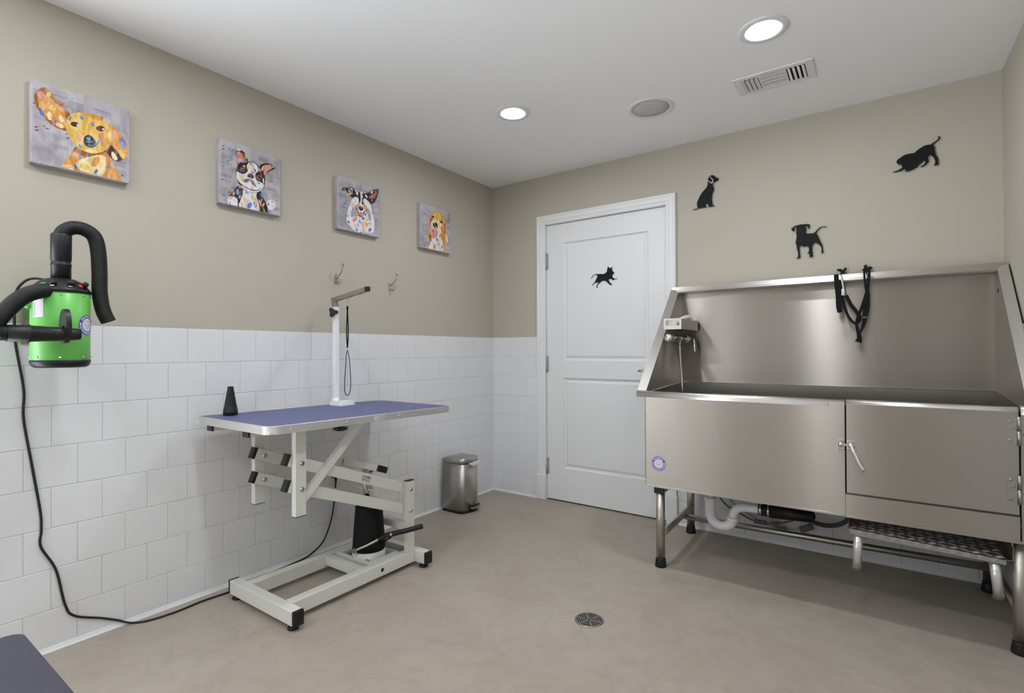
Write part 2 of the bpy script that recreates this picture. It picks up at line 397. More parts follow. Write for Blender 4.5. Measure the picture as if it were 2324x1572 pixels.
# door slab with two sunk panels
def door():
    g = MB(); x0, x1, z0, z1 = DX0 + 0.004, DX1 - 0.004, 0.011, DZ - 0.004
    yf, yb = 0.010, 0.048
    P = [(0.648, 1.300, 1.046, 1.918), (0.648, 1.300, 0.250, 0.918)]
    xs = [x0, P[0][0], P[0][1], x1]; zs = [z0, P[1][2], P[1][3], P[0][2], P[0][3], z1]
    for i in range(3):
        for j in range(5):
            a, b, c, d = xs[i], xs[i + 1], zs[j], zs[j + 1]
            if i == 1 and j in (1, 3):
                ring = [(0.0, yf), (0.003, yf + 0.0045), (0.009, yf + 0.0105), (0.018, yf + 0.0115), (0.034, yf + 0.004), (0.042, yf + 0.004)]
                for q in range(len(ring) - 1):
                    (o0, ya), (o1, yb_) = ring[q], ring[q + 1]
                    A = [(a + o0, ya, c + o0), (b - o0, ya, c + o0), (b - o0, ya, d - o0), (a + o0, ya, d - o0)]
                    B = [(a + o1, yb_, c + o1), (b - o1, yb_, c + o1), (b - o1, yb_, d - o1), (a + o1, yb_, d - o1)]
                    g.add(A + B, [(0, 1, 5, 4), (1, 2, 6, 5), (2, 3, 7, 6), (3, 0, 4, 7)])
                o1 = ring[-1][0]; y = ring[-1][1]
                g.add([(a + o1, y, c + o1), (b - o1, y, c + o1), (b - o1, y, d - o1), (a + o1, y, d - o1)], [(0, 1, 2, 3)])
            else:
                g.add([(a, yf, c), (b, yf, c), (b, yf, d), (a, yf, d)], [(0, 1, 2, 3)])
    g.add([(x0, yf, z0), (x1, yf, z0), (x1, yf, z1), (x0, yf, z1), (x0, yb, z0), (x1, yb, z0), (x1, yb, z1), (x0, yb, z1)],
          [(1, 0, 4, 5), (2, 1, 5, 6), (3, 2, 6, 7), (0, 3, 7, 4), (5, 4, 7, 6)])
    d = struct(g.build('door_1', M_TRIM, None, (DX0, 0.03, 0)))
    for zc in (1.792, 1.018, 0.254):
        h = MB(); h.cyl((DX0 + 0.001, 0.003, zc - 0.062), (DX0 + 0.001, 0.003, zc + 0.062), 0.0065, n=14)
        h.lathe((DX0 + 0.001, 0.003, zc + 0.062), [(0.0065, 0), (0.004, 0.003), (0.0, 0.007)], n=12)
        h.lathe((DX0 + 0.001, 0.003, zc - 0.062), [(0.0065, 0), (0.004, 0.003), (0.0, 0.007)], (0, 0, -1), 12)
        h.box(DX0 + 0.002, DX0 + 0.020, 0.006, 0.0105, zc - 0.058, zc + 0.058, 0.001)
        h.build('hinge', mat('satin_grey_hinge', (168, 168, 168), 0.4, 0.3), d)
    h = MB(); h.lathe((1.352, 0.010, 0.985), [(0.032, 0), (0.032, 0.006), (0.027, 0.010), (0.012, 0.012), (0.011, 0.045)], (0, -1, 0), 24)
    h.tube(catmull([(1.352, -0.035, 0.985), (1.335, -0.046, 0.985), (1.30, -0.050, 0.987), (1.262, -0.050, 0.984), (1.250, -0.044, 0.982)]), 0.0085, 12)
    h.build('door_handle', M_NICKEL, d)
door()
# moulded casing with plinth blocks
g = MB()
prof = [(0.0, 0.0), (0.0, 0.011), (0.006, 0.014), (0.020, 0.014), (0.026, 0.018), (0.050, 0.019), (0.056, 0.022), (0.066, 0.022), (0.068, 0.018), (0.068, 0.0)]
def casing_run(prof, corner):
    vs = []
    for stage in range(4):
        for o, h in prof:
            x = DX0 - o if stage < 2 else DX1 + o
            z = 0.0 if stage in (0, 3) else DZ + o
            vs.append((x, -h, z))
    n = len(prof)
    return vs, [(s_ * n + i, s_ * n + i + 1, (s_ + 1) * n + i + 1, (s_ + 1) * n + i) for s_ in range(3) for i in range(n - 1)]
vs, fs = casing_run(prof, 0); g.add(vs, fs)
for a, b in ((DX0 - 0.072, DX0 + 0.0012), (DX1 - 0.0012, DX1 + 0.072)):
    g.box(a, b, -0.027, 0.0, 0.0, 0.185, 0.004)
# jamb and stops inside the opening
g.box(DX0 - 0.012, DX0 + 0.0015, 0.0, 0.10, 0, DZ); g.box(DX1 - 0.0015, DX1 + 0.012, 0.0, 0.10, 0, DZ); g.box(DX0 - 0.012, DX1 + 0.012, 0.0, 0.10, DZ - 0.0015, DZ + 0.012)
struct(g.build('trim_1', M_TRIM))

# ------------------------------------------------------------------ ceiling fittings
def downlight(x, y, label):
    t = thing('recessed_light', label, 'ceiling light', (x, y, H), 'recessed ceiling lights')
    g = MB(); g.lathe((x, y, H), [(0.095, -0.0), (0.095, 0.002), (0.092, 0.0045), (0.080, 0.0065), (0.062, 0.0055), (0.0555, 0.001)], (0, 0, -1), 56); g.build('trim_ring', M_TRIM, t)
    g = MB(); g.lathe((x, y, H), [(0.056, 0.0008), (0.056, 0.0018), (0.0, 0.0026)], (0, 0, -1), 56); g.build('lens', M_LENS, t)
downlight(*LIGHTS_IN_VIEW[0], 'glowing round recessed light in front of the door, the smaller-looking of two')
downlight(*LIGHTS_IN_VIEW[1], 'glowing round recessed light beside the air vent, the larger-looking of two')
t = thing('ceiling_speaker', 'round grey ceiling speaker with white rim between the lights', 'speaker', (1.545, -0.60, H))
g = MB(); g.lathe((1.545, -0.60, H), [(0.122, 0), (0.122, 0.002), (0.118, 0.005), (0.102, 0.006), (0.099, 0.002)], (0, 0, -1), 56); g.build('rim', M_TRIM, t)
g = MB(); g.lathe((1.545, -0.60, H), [(0.0995, 0.0008), (0.0995, 0.003), (0.05, 0.0045), (0.0, 0.005)], (0, 0, -1), 56); g.build('grille', M_SPK, t)

VX0, VX1, VY0, VY1 = 1.972, 2.316, -0.648, -0.456
t = thing('air_vent', 'white rectangular ceiling air vent with dark louvre slots', 'vent', ((VX0 + VX1) / 2, (VY0 + VY1) / 2, H))
g = MB(); b = 0.027
for (a0, a1, c0, c1) in ((VX0, VX1, VY0, VY0 + b), (VX0, VX1, VY1 - b, VY1), (VX0, VX0 + b + .008, VY0 + b, VY1 - b), (VX1 - b - .008, VX1, VY0 + b, VY1 - b)):
    g.box(a0, a1, c0, c1, H - 0.006, H, 0.0015)
for xx in (VX0 + 0.014, VX1 - 0.014): g.lathe((xx, (VY0 + VY1) / 2, H - 0.006), [(0.0045, 0), (0.003, 0.0015), (0, 0.002)], (0, 0, -1), 10)
g.build('frame', M_VENT, t)
g = MB(); g.box(VX0 + b, VX1 - b, VY0 + b, VY1 - b, H - 0.0012, H - 0.0002); g.build('duct_opening', M_DARK, t)
g = MB()
xa, xb = VX0 + b + .008, VX1 - b - .008
for k in range(4):          # end sections: slats running across
    for sgn, base, wd in ((1, xa, 0.0155), (-1, xb, 0.0125)):
        x = base + sgn * (0.008 + 0.0195 * k)
        g.bar((x, VY0 + b, H - 0.0075), (x, VY1 - b - 0.006, H - 0.0075), wd, 0.0012, (-0.4 * sgn, 0, 1))
for x in (xa + 0.081, xb - 0.081): g.box(x - 0.0035, x + 0.0035, VY0 + b, VY1 - b, H - 0.008, H - 0.001)
for k in range(4):          # middle section: slats running along
    y = VY0 + b + 0.017 + 0.0345 * k
    g.bar((xa + 0.084, y, H - 0.006), (xb - 0.084, y, H - 0.006), 0.0375, 0.0012, (0, -0.10, 1))
g.build('louvre', M_VENT, t)

# floor drain
t = thing('floor_drain', 'round metal floor drain grate in the middle of the concrete floor', 'drain', (1.560, -1.388, 0))
g = MB(); c = (1.560, -1.388)
g.lathe((c[0], c[1], 0), [(0.059, 0.0002), (0.059, 0.0022), (0.052, 0.003)], n=48); g.build('rim', M_STEELD, t)
g = MB(); g.lathe((c[0], c[1], 0), [(0.051, 0.0004), (0.051, 0.0028), (0, 0.0028)], n=48); g.build('grate_plate', mat('drain_grate_metal', (150, 142, 130), 0.5, 0.6), t)
g = MB()
def arcslot(r0, r1, a0, a1):
    n = max(3, int((a1 - a0) / 8)); P = []
    for i in range(n + 1):
        a = math.radians(a0 + (a1 - a0) * i / n); P.append((c[0] + r1 * math.cos(a), c[1] + r1 * math.sin(a)))
    for i in range(n, -1, -1):
        a = math.radians(a0 + (a1 - a0) * i / n); P.append((c[0] + r0 * math.cos(a), c[1] + r0 * math.sin(a)))
    g.prism(P, 0.0027, 0.0033, plane='xy')
for ring in range(5):
    rr = 0.0135 + 0.0082 * ring; gapdeg = 360 * 0.0065 / (2 * math.pi * (rr + .002))
    nseg = 3 if ring == 0 else 6
    for q in range(nseg): arcslot(rr, rr + 0.0042, q * 360 / nseg + gapdeg / 2 + 8, (q + 1) * 360 / nseg - gapdeg / 2 + 8)
g.lathe((c[0], c[1], 0.0027), [(0.006, 0), (0.006, 0.0006), (0, 0.0006)], n=14)
g.build('slot', M_DARK, t)

# painted shapes on the canvases: colour, then y,z pairs in tenths of a millimetre; outlines of the flat metal dogs in metres
PRINTS = {
 'c0': [
  ((165, 100, 50),[126,2597,109,2551,97,2500,91,2444,90,2383,98,2315,114,2235,138,2147,168,2065,203,1992,242,1924,285,1861,329,1802,375,1748,427,1695,487,1640,553,1587,619,1544,683,1515,747,1497,813,1486,889,1470,966,1461,1023,1496,1048,1605,1052,1758,1060,1894,1084,1991,1111,2071,1122,2142,1105,2201,1071,2251,1034,2302,997,2361,956,2423,909,2478,854,2523,794,2562,737,2601,686,2644,639,2688,591,2732,543,2782,495,2831,447,2862,400,2870,354,2861,306,2834,253,2782,198,2713,155,2648]),
  ((222, 155, 80),[215,2196,271,2058,332,1941,390,1864,453,1810,522,1761,600,1710,683,1664,764,1628,847,1588,928,1557,986,1579,1009,1689,1009,1852,997,1999,980,2111,953,2207,910,2287,844,2344,763,2385,689,2424,630,2469,576,2512,520,2546,456,2575,390,2593,330,2579,269,2519,214,2427,190,2321]),
  ((215, 145, 130),[183,2541,207,2479,237,2433,274,2406,318,2393,354,2402,381,2441,400,2502,401,2561,373,2618,327,2673,283,2700,241,2685,200,2643,178,2595]),
  ((228, 198, 105),[567,2700,561,2749,537,2774,503,2769,466,2736,438,2682,425,2624,431,2576,454,2550,489,2555,525,2588,554,2642]),
  ((228, 198, 105),[699,2298,659,2326,605,2321,551,2284,511,2225,497,2160,512,2106,551,2077,605,2082,659,2118,699,2177,714,2243]),
  ((243, 218, 165),[567,1986,535,2031,499,2032,469,1991,453,1917,456,1831,476,1756,509,1711,545,1709,575,1751,591,1824,588,1911]),
  ((243, 218, 165),[885,1995,843,2009,806,1989,784,1942,782,1880,802,1819,838,1776,880,1762,917,1781,940,1829,941,1891,921,1952]),
  ((243, 218, 165),[932,1628,897,1669,839,1694,774,1699,720,1680,691,1643,695,1599,730,1558,787,1532,852,1528,906,1546,936,1583]),
  ((228, 198, 105),[350,2271,343,2326,320,2348,287,2331,254,2280,229,2208,219,2135,226,2080,248,2057,281,2074,314,2125,339,2198]),
  ((75, 125, 190),[334,1996,300,2012,268,1998,247,1959,243,1904,255,1848,282,1806,316,1789,348,1803,370,1842,375,1898,362,1954]),
  ((140, 130, 190),[717,1741,705,1772,685,1782,662,1766,643,1731,631,1685,631,1640,643,1608,662,1599,685,1614,705,1649,717,1696]),
  ((165, 100, 50),[1243,890,1202,763,1164,641,1114,526,1067,417,1064,353,1134,361,1249,414,1368,477,1475,544,1587,620,1705,677,1841,693,1984,688,2107,699,2205,740,2283,797,2326,867,2327,969,2294,1084,2243,1144,2174,1105,2087,1012,1998,933,1910,891,1821,863,1731,850,1640,856,1550,876,1470,899,1402,937,1343,977,1290,972]),
  ((222, 155, 80),[1210,725,1162,646,1114,561,1060,474,1007,381,964,291,915,201,877,114,916,53,1076,34,1318,40,1576,47,1847,46,2137,45,2384,44,2567,32,2701,20,2780,35,2781,97,2724,188,2665,285,2620,384,2572,489,2523,586,2471,666,2418,739,2368,812,2335,908,2305,1005,2243,1043,2127,976,1980,851,1838,751,1706,702,1579,676,1470,671,1388,702,1323,753,1265,769]),
  ((243, 218, 165),[1309,341,1296,245,1317,169,1370,123,1458,96,1576,80,1746,58,1948,45,2109,80,2191,191,2228,350,2244,505,2251,655,2237,801,2189,892,2098,901,1974,855,1837,784,1673,684,1496,560,1368,444]),
  ((228, 198, 105),[1721,322,1680,380,1610,410,1532,404,1466,364,1429,301,1431,231,1471,174,1540,143,1618,148,1685,188,1723,252]),
  ((222, 155, 80),[2046,657,2046,756,2012,806,1953,794,1884,724,1826,614,1792,495,1792,397,1825,347,1884,358,1952,427,2012,537]),
  ((228, 198, 105),[1249,178,1202,211,1131,225,1056,218,997,191,970,151,981,109,1028,76,1099,61,1174,68,1233,95,1261,135]),
  ((222, 155, 80),[2347,2045,2399,1851,2436,1681,2440,1572,2429,1488,2409,1400,2370,1297,2322,1192,2298,1094,2316,1004,2358,921,2410,858,2469,819,2538,799,2607,798,2674,817,2742,855,2806,910,2873,983,2936,1074,2980,1170,2997,1270,2994,1376,2979,1482,2952,1589,2912,1695,2862,1790,2801,1866,2731,1932,2661,1997,2592,2073,2524,2149,2463,2200,2403,2229,2349,2234,2323,2185]),
  ((85, 50, 45),[2362,1299,2314,1193,2293,1093,2312,1005,2356,922,2410,858,2469,818,2538,798,2607,798,2685,825,2763,872,2806,927,2793,985,2746,1050,2691,1115,2636,1182,2575,1248,2521,1301,2479,1344,2444,1374,2409,1367]),
  ((243, 218, 165),[2423,1084,2424,1004,2438,934,2468,881,2511,836,2550,815,2588,827,2622,863,2635,909,2611,970,2565,1042,2521,1096,2486,1129,2454,1146,2432,1136]),
  ((228, 198, 105),[2808,1283,2753,1318,2704,1306,2675,1250,2674,1165,2700,1074,2746,1001,2802,965,2851,977,2880,1033,2882,1118,2855,1210]),
  ((110, 140, 200),[2676,1681,2701,1567,2733,1472,2774,1409,2824,1366,2863,1358,2888,1403,2904,1484,2906,1562,2894,1631,2868,1698,2833,1746,2779,1775,2715,1785,2676,1762]),
  ((235, 190, 95),[1024,1894,1004,1745,998,1615,1009,1522,1033,1449,1061,1380,1091,1313,1125,1251,1162,1189,1201,1124,1242,1060,1290,1004,1343,961,1402,927,1470,899,1550,874,1640,855,1731,850,1821,865,1912,894,1998,933,2077,980,2151,1037,2216,1102,2269,1175,2313,1257,2353,1349,2394,1456,2429,1573,2450,1686,2449,1790,2432,1889,2407,1977,2378,2051,2342,2115,2296,2175,2240,2236,2176,2294,2103,2341,2021,2374,1930,2397,1834,2408,1729,2407,1620,2395,1518,2372,1426,2339,1340,2296,1261,2243,1184,2183,1114,2113,1060,2022]),
  ((222, 155, 80),[2144,2369,2048,2408,1910,2425,1768,2416,1658,2384,1610,2337,1636,2288,1728,2249,1864,2231,2008,2239,2120,2271,2171,2318]),
  ((228, 198, 105),[1468,1994,1402,2077,1312,2083,1223,2011,1159,1882,1136,1728,1160,1591,1225,1507,1314,1499,1403,1569,1469,1700,1493,1855]),
  ((215, 145, 130),[2179,1699,2160,1776,2120,1803,2068,1774,2019,1698,1986,1594,1978,1490,1996,1414,2036,1386,2088,1414,2137,1491,2170,1595]),
  ((215, 145, 130),[1458,1426,1429,1470,1391,1477,1352,1444,1324,1381,1314,1304,1325,1235,1353,1191,1391,1184,1430,1216,1458,1279,1468,1356]),
  ((243, 218, 165),[2400,1864,2380,1901,2352,1907,2324,1881,2304,1831,2297,1769,2304,1713,2325,1676,2352,1670,2380,1695,2400,1745,2408,1807]),
  ((222, 155, 80),[2339,1509,2334,1596,2297,1641,2238,1632,2173,1570,2120,1474,2092,1369,2097,1282,2133,1237,2191,1246,2256,1306,2310,1402]),
  ((228, 198, 105),[2038,1531,1929,1604,1782,1594,1637,1505,1533,1361,1495,1201,1533,1067,1639,992,1784,999,1930,1085,2039,1230,2078,1394]),
  ((85, 50, 45),[1397,1876,1352,1908,1285,1915,1215,1896,1159,1854,1133,1803,1144,1754,1188,1722,1254,1714,1325,1733,1381,1774,1407,1827]),
  ((225, 190, 190),[1399,1859,1382,1873,1359,1873,1336,1857,1319,1831,1313,1801,1319,1775,1336,1761,1359,1762,1382,1778,1399,1804,1405,1834]),
  ((85, 50, 45),[2208,2010,2159,2046,2087,2052,2012,2026,1953,1975,1925,1914,1937,1858,1985,1822,2056,1816,2132,1841,2192,1892,2220,1954]),
  ((225, 190, 190),[2199,1980,2182,1993,2159,1991,2135,1976,2119,1952,2112,1925,2119,1902,2136,1889,2159,1891,2182,1905,2199,1930,2205,1957]),
  ((60, 66, 82),[1549,1392,1535,1316,1534,1247,1544,1191,1567,1142,1599,1104,1645,1078,1701,1062,1757,1063,1816,1087,1874,1128,1917,1174,1936,1222,1939,1275,1930,1328,1908,1381,1874,1434,1836,1480,1794,1519,1749,1550,1703,1560,1656,1543,1609,1506,1572,1457]),
  ((120, 160, 200),[1750,1403,1735,1434,1706,1454,1671,1459,1639,1446,1619,1420,1615,1387,1630,1356,1659,1336,1694,1331,1726,1344,1746,1370]),
  ((160, 165, 175),[1807,1319,1764,1317,1705,1307,1646,1291,1602,1274,1586,1261,1601,1254,1644,1256,1702,1267,1762,1282,1806,1299,1822,1313]),
  ((243, 218, 165),[1946,1003,1876,1018,1778,1013,1679,990,1605,955,1575,918,1598,888,1666,873,1763,877,1863,900,1939,935,1969,973]),
  ((105, 140, 205),[1164,2013,1171,2054,1163,2077,1142,2075,1114,2048,1086,2005,1066,1957,1059,1916,1067,1893,1088,1895,1116,1921,1144,1964]),
  ((75, 125, 190),[1454,2207,1425,2212,1404,2198,1396,2170,1403,2133,1424,2099,1453,2077,1482,2071,1504,2085,1512,2114,1504,2150,1483,2184]),
  ((105, 140, 205),[1818,2085,1790,2098,1768,2089,1756,2060,1758,2021,1773,1980,1798,1949,1825,1936,1848,1945,1860,1973,1858,2013,1842,2054]),
  ((75, 125, 190),[1432,1088,1406,1101,1384,1093,1373,1066,1375,1027,1389,986,1413,955,1440,941,1462,949,1473,976,1471,1016,1456,1057]),
  ((105, 140, 205),[2031,1405,2024,1443,2007,1457,1985,1443,1963,1405,1947,1353,1942,1302,1949,1264,1966,1250,1988,1264,2010,1301,2025,1353]),
  ((75, 125, 190),[1437,662,1414,683,1392,680,1378,655,1374,614,1383,568,1401,530,1424,510,1445,512,1460,537,1463,578,1455,624]),
  ((105, 140, 205),[1678,727,1691,768,1686,794,1666,798,1634,779,1601,742,1574,697,1562,656,1566,631,1587,626,1618,645,1652,682]),
  ((75, 125, 190),[1301,254,1275,268,1253,261,1242,234,1244,195,1259,154,1282,122,1308,108,1330,115,1342,141,1340,181,1325,222]),
  ((105, 140, 205),[2402,516,2415,558,2410,584,2388,589,2355,569,2320,532,2292,486,2278,444,2283,417,2305,413,2338,432,2374,469]),
  ((75, 125, 190),[1975,228,1977,269,1965,290,1942,284,1914,254,1890,207,1874,156,1872,115,1885,94,1907,100,1935,130,1959,177]),
  ((232, 226, 228),[2140,137,2109,160,2063,167,2016,154,1978,127,1961,92,1969,59,2000,36,2045,30,2093,42,2131,69,2148,104]),
  ((232, 226, 228),[1228,84,1194,97,1146,103,1096,100,1059,89,1043,73,1053,56,1086,43,1134,37,1184,40,1222,51,1238,67]),
 ],
 'c1': [
  ((50, 40, 48),[604,2591,643,2593,682,2587,712,2571,742,2548,769,2510,797,2450,823,2375,843,2295,842,2194,834,2088,858,2031,939,2058,1052,2134,1154,2208,1237,2258,1308,2305,1350,2357,1351,2420,1323,2488,1290,2551,1262,2605,1229,2655,1184,2699,1122,2741,1048,2777,975,2799,904,2798,833,2782,769,2763,712,2746,662,2726,624,2702,596,2667,580,2628,580,2599]),
  ((75, 125, 190),[734,2719,700,2714,660,2693,624,2661,602,2628,600,2601,618,2588,651,2593,692,2614,728,2645,750,2679,752,2706]),
  ((215, 145, 130),[823,2584,841,2492,857,2388,860,2259,861,2119,872,2035,896,2049,930,2118,976,2185,1046,2226,1128,2264,1184,2307,1197,2361,1182,2421,1154,2479,1114,2540,1061,2601,1005,2643,940,2666,872,2672,828,2648]),
  ((200, 120, 85),[1130,2574,1109,2640,1061,2666,997,2646,936,2585,894,2500,881,2414,901,2348,949,2322,1013,2341,1074,2401,1117,2487]),
  ((228, 198, 105),[1240,2623,1212,2658,1192,2663,1184,2639,1191,2590,1210,2531,1237,2477,1264,2442,1285,2436,1293,2461,1286,2510,1267,2569]),
  ((243, 218, 165),[1001,2781,965,2795,912,2798,856,2790,813,2772,793,2749,802,2728,838,2714,890,2711,946,2719,990,2737,1010,2759]),
  ((50, 40, 48),[1930,2204,1969,2116,2018,2030,2073,1938,2138,1848,2193,1800,2224,1819,2244,1880,2273,1947,2318,2011,2372,2081,2435,2148,2519,2211,2612,2272,2681,2328,2710,2383,2714,2433,2697,2476,2658,2510,2599,2537,2533,2554,2460,2557,2381,2549,2305,2533,2238,2512,2175,2483,2113,2445,2038,2399,1965,2345,1923,2281]),
  ((215, 145, 130),[2058,2228,2083,2159,2113,2088,2139,1997,2170,1903,2209,1867,2256,1931,2310,2053,2370,2161,2446,2229,2528,2283,2582,2332,2592,2382,2572,2428,2533,2459,2470,2474,2388,2473,2305,2455,2215,2414,2124,2355,2065,2292]),
  ((228, 198, 105),[2629,2488,2603,2499,2583,2495,2575,2475,2579,2446,2596,2415,2620,2390,2646,2378,2666,2382,2674,2402,2670,2431,2653,2463]),
  ((243, 218, 165),[2134,2266,2137,2314,2124,2333,2101,2317,2072,2270,2045,2206,2028,2141,2025,2093,2038,2075,2061,2091,2090,2137,2117,2201]),
  ((50, 40, 48),[888,1025,796,947,704,817,625,690,552,578,491,469,482,389,564,368,698,375,800,348,826,241,818,101,830,20,863,20,915,20,1037,20,1283,20,1606,20,1893,20,2113,20,2293,20,2403,20,2411,118,2346,287,2274,450,2212,591,2143,725,2082,839,2039,938,2004,1017,1955,1055,1892,1026,1815,955,1705,900,1532,879,1327,872,1155,884,1046,937,967,1008]),
  ((232, 226, 228),[1092,815,1090,722,1081,625,1048,531,1010,432,977,330,937,212,904,91,933,20,1067,20,1266,20,1459,20,1638,20,1810,20,1924,20,1944,133,1904,298,1861,447,1828,557,1792,651,1767,732,1772,805,1786,865,1767,900,1687,893,1574,860,1458,839,1338,855,1216,882,1126,876]),
  ((232, 226, 228),[378,219,386,112,411,34,450,20,505,22,568,27,647,20,734,20,801,20,832,36,841,127,845,209,851,266,851,314,830,355,777,395,703,429,626,439,542,417,455,371,396,310]),
  ((232, 226, 228),[2298,573,2296,479,2306,395,2327,326,2359,268,2403,229,2462,213,2532,217,2599,241,2664,291,2725,360,2764,436,2774,522,2762,613,2731,682,2678,717,2606,731,2533,730,2457,718,2378,693,2322,648]),
  ((215, 145, 130),[584,384,551,380,511,362,475,334,453,304,449,280,466,268,499,272,539,291,575,319,597,349,601,373]),
  ((75, 125, 190),[500,125,485,146,470,150,457,135,451,105,454,69,464,36,479,20,495,20,507,26,513,56,510,92]),
  ((222, 155, 80),[2656,664,2629,677,2589,679,2548,671,2516,655,2502,635,2509,617,2536,604,2576,602,2617,609,2649,626,2664,646]),
  ((75, 125, 190),[2421,523,2406,548,2387,554,2368,539,2353,507,2348,467,2353,429,2368,404,2387,398,2406,412,2421,444,2426,485]),
  ((105, 160, 210),[894,798,858,838,819,841,786,806,769,744,772,670,794,604,830,564,870,560,903,594,920,657,917,732]),
  ((222, 155, 80),[705,617,704,656,688,673,662,665,632,634,607,587,593,538,594,500,610,482,636,490,666,522,691,568]),
  ((215, 145, 130),[994,555,974,581,947,586,921,568,901,533,894,489,901,449,921,423,948,419,974,436,994,472,1001,515]),
  ((110, 140, 205),[2047,918,2004,949,1970,946,1953,912,1957,856,1983,791,2022,737,2064,706,2099,708,2116,742,2111,799,2086,864]),
  ((222, 155, 80),[1962,546,1918,594,1882,600,1865,563,1870,491,1896,405,1936,327,1980,278,2016,272,2034,310,2029,381,2002,468]),
  ((222, 155, 80),[2075,635,2074,676,2063,692,2044,677,2022,636,2004,581,1993,525,1994,484,2006,469,2025,483,2046,524,2065,579]),
  ((215, 145, 130),[2193,443,2185,480,2162,496,2131,487,2099,454,2076,408,2067,359,2075,322,2097,306,2128,315,2160,348,2184,394]),
  ((228, 198, 105),[2173,164,2150,198,2130,205,2119,183,2119,138,2131,83,2151,31,2174,20,2193,20,2205,20,2204,57,2193,112]),
  ((105, 160, 210),[2513,165,2478,188,2446,185,2423,157,2418,110,2430,59,2457,20,2491,20,2524,20,2546,24,2552,70,2540,122]),
  ((215, 145, 130),[963,1042,935,1057,910,1052,895,1028,894,991,907,951,931,919,959,904,985,909,1000,933,1001,970,987,1010]),
  ((50, 40, 48),[817,1923,789,1794,770,1678,757,1588,751,1511,756,1436,769,1361,791,1289,829,1218,886,1144,957,1069,1036,1003,1119,946,1209,896,1306,861,1415,844,1532,841,1643,854,1742,882,1835,926,1923,986,2013,1064,2097,1159,2161,1263,2194,1378,2206,1503,2209,1617,2210,1717,2202,1807,2177,1889,2122,1960,2050,2023,1986,2083,1943,2146,1906,2208,1860,2263,1797,2314,1724,2358,1642,2383,1544,2384,1438,2366,1335,2337,1240,2298,1149,2249,1065,2196,987,2150,915,2101,858,2031]),
  ((232, 226, 228),[775,1624,767,1530,770,1440,783,1365,807,1292,844,1222,896,1151,962,1081,1036,1018,1118,962,1208,912,1306,876,1415,859,1532,857,1643,869,1745,901,1841,948,1923,1001,1988,1057,2039,1119,2082,1180,2120,1242,2149,1303,2161,1356,2155,1397,2132,1430,2081,1459,1983,1477,1860,1491,1766,1530,1724,1616,1712,1727,1720,1824,1759,1884,1819,1931,1860,1986,1868,2063,1857,2149,1828,2223,1780,2281,1714,2327,1642,2352,1559,2353,1471,2334,1396,2295,1340,2229,1297,2143,1275,2062,1291,1995,1327,1932,1336,1868,1293,1794,1224,1720,1155,1666,1095,1644,1035,1642,976,1646,911,1666,847,1692,799,1686]),
  ((222, 155, 80),[1531,2286,1500,2297,1457,2292,1414,2272,1383,2242,1372,2212,1383,2188,1414,2177,1457,2182,1500,2202,1531,2231,1543,2262]),
  ((228, 198, 105),[1398,2083,1378,2110,1351,2115,1323,2095,1303,2055,1296,2008,1303,1965,1323,1937,1351,1933,1378,1953,1398,1992,1405,2040]),
  ((215, 145, 130),[1685,1885,1646,1901,1590,1903,1531,1889,1485,1864,1465,1834,1476,1807,1514,1791,1571,1789,1630,1803,1676,1828,1696,1858]),
  ((75, 125, 190),[1707,2063,1679,2083,1654,2081,1639,2057,1636,2017,1648,1972,1670,1935,1697,1914,1722,1916,1738,1940,1741,1980,1729,2025]),
  ((105, 160, 210),[1982,1413,1956,1438,1913,1453,1865,1455,1824,1443,1801,1421,1802,1393,1828,1368,1871,1353,1919,1351,1960,1362,1983,1385]),
  ((243, 218, 165),[1165,1481,1110,1504,1036,1498,961,1464,907,1411,888,1353,907,1306,962,1282,1036,1288,1110,1322,1165,1375,1185,1433]),
  ((222, 155, 80),[1945,2149,1919,2176,1894,2177,1877,2152,1872,2109,1880,2057,1900,2013,1926,1986,1951,1985,1969,2009,1974,2053,1965,2104]),
  ((243, 218, 165),[2146,1673,2128,1718,2107,1729,2090,1704,2080,1650,2081,1580,2093,1514,2111,1469,2132,1458,2150,1482,2159,1537,2158,1607]),
  ((105, 160, 210),[1280,2331,1223,2318,1148,2287,1075,2247,1024,2210,1007,2183,1030,2176,1086,2189,1161,2219,1234,2259,1286,2297,1303,2324]),
  ((243, 218, 165),[1216,2032,1203,2056,1178,2077,1146,2088,1116,2087,1097,2074,1093,2053,1106,2028,1131,2008,1163,1997,1193,1998,1212,2011]),
  ((150, 85, 60),[1221,1905,1191,1949,1135,1974,1069,1971,1010,1943,973,1897,970,1845,999,1801,1055,1776,1121,1778,1180,1806,1217,1852]),
  ((35, 25, 25),[1158,1914,1134,1929,1101,1928,1068,1910,1044,1881,1035,1849,1044,1821,1068,1806,1101,1807,1134,1825,1158,1854,1167,1886]),
  ((235, 225, 225),[1140,1918,1134,1923,1125,1922,1116,1917,1109,1909,1107,1899,1109,1891,1116,1886,1125,1886,1134,1891,1140,1900,1143,1910]),
  ((150, 85, 60),[2053,1767,2027,1819,1974,1846,1907,1841,1845,1805,1804,1748,1794,1685,1820,1633,1873,1606,1939,1611,2002,1647,2043,1704]),
  ((35, 25, 25),[1993,1764,1967,1781,1932,1781,1898,1762,1872,1731,1863,1694,1873,1663,1898,1645,1932,1645,1967,1664,1993,1696,2002,1732]),
  ((235, 225, 225),[1971,1764,1964,1769,1954,1769,1945,1763,1938,1755,1936,1745,1938,1736,1945,1731,1954,1731,1964,1737,1971,1745,1973,1755]),
  ((95, 90, 98),[1297,1613,1304,1582,1321,1561,1348,1554,1385,1557,1427,1560,1477,1555,1533,1550,1580,1556,1618,1581,1646,1617,1658,1653,1646,1690,1617,1727,1580,1754,1534,1772,1478,1780,1427,1772,1379,1740,1335,1692,1305,1648]),
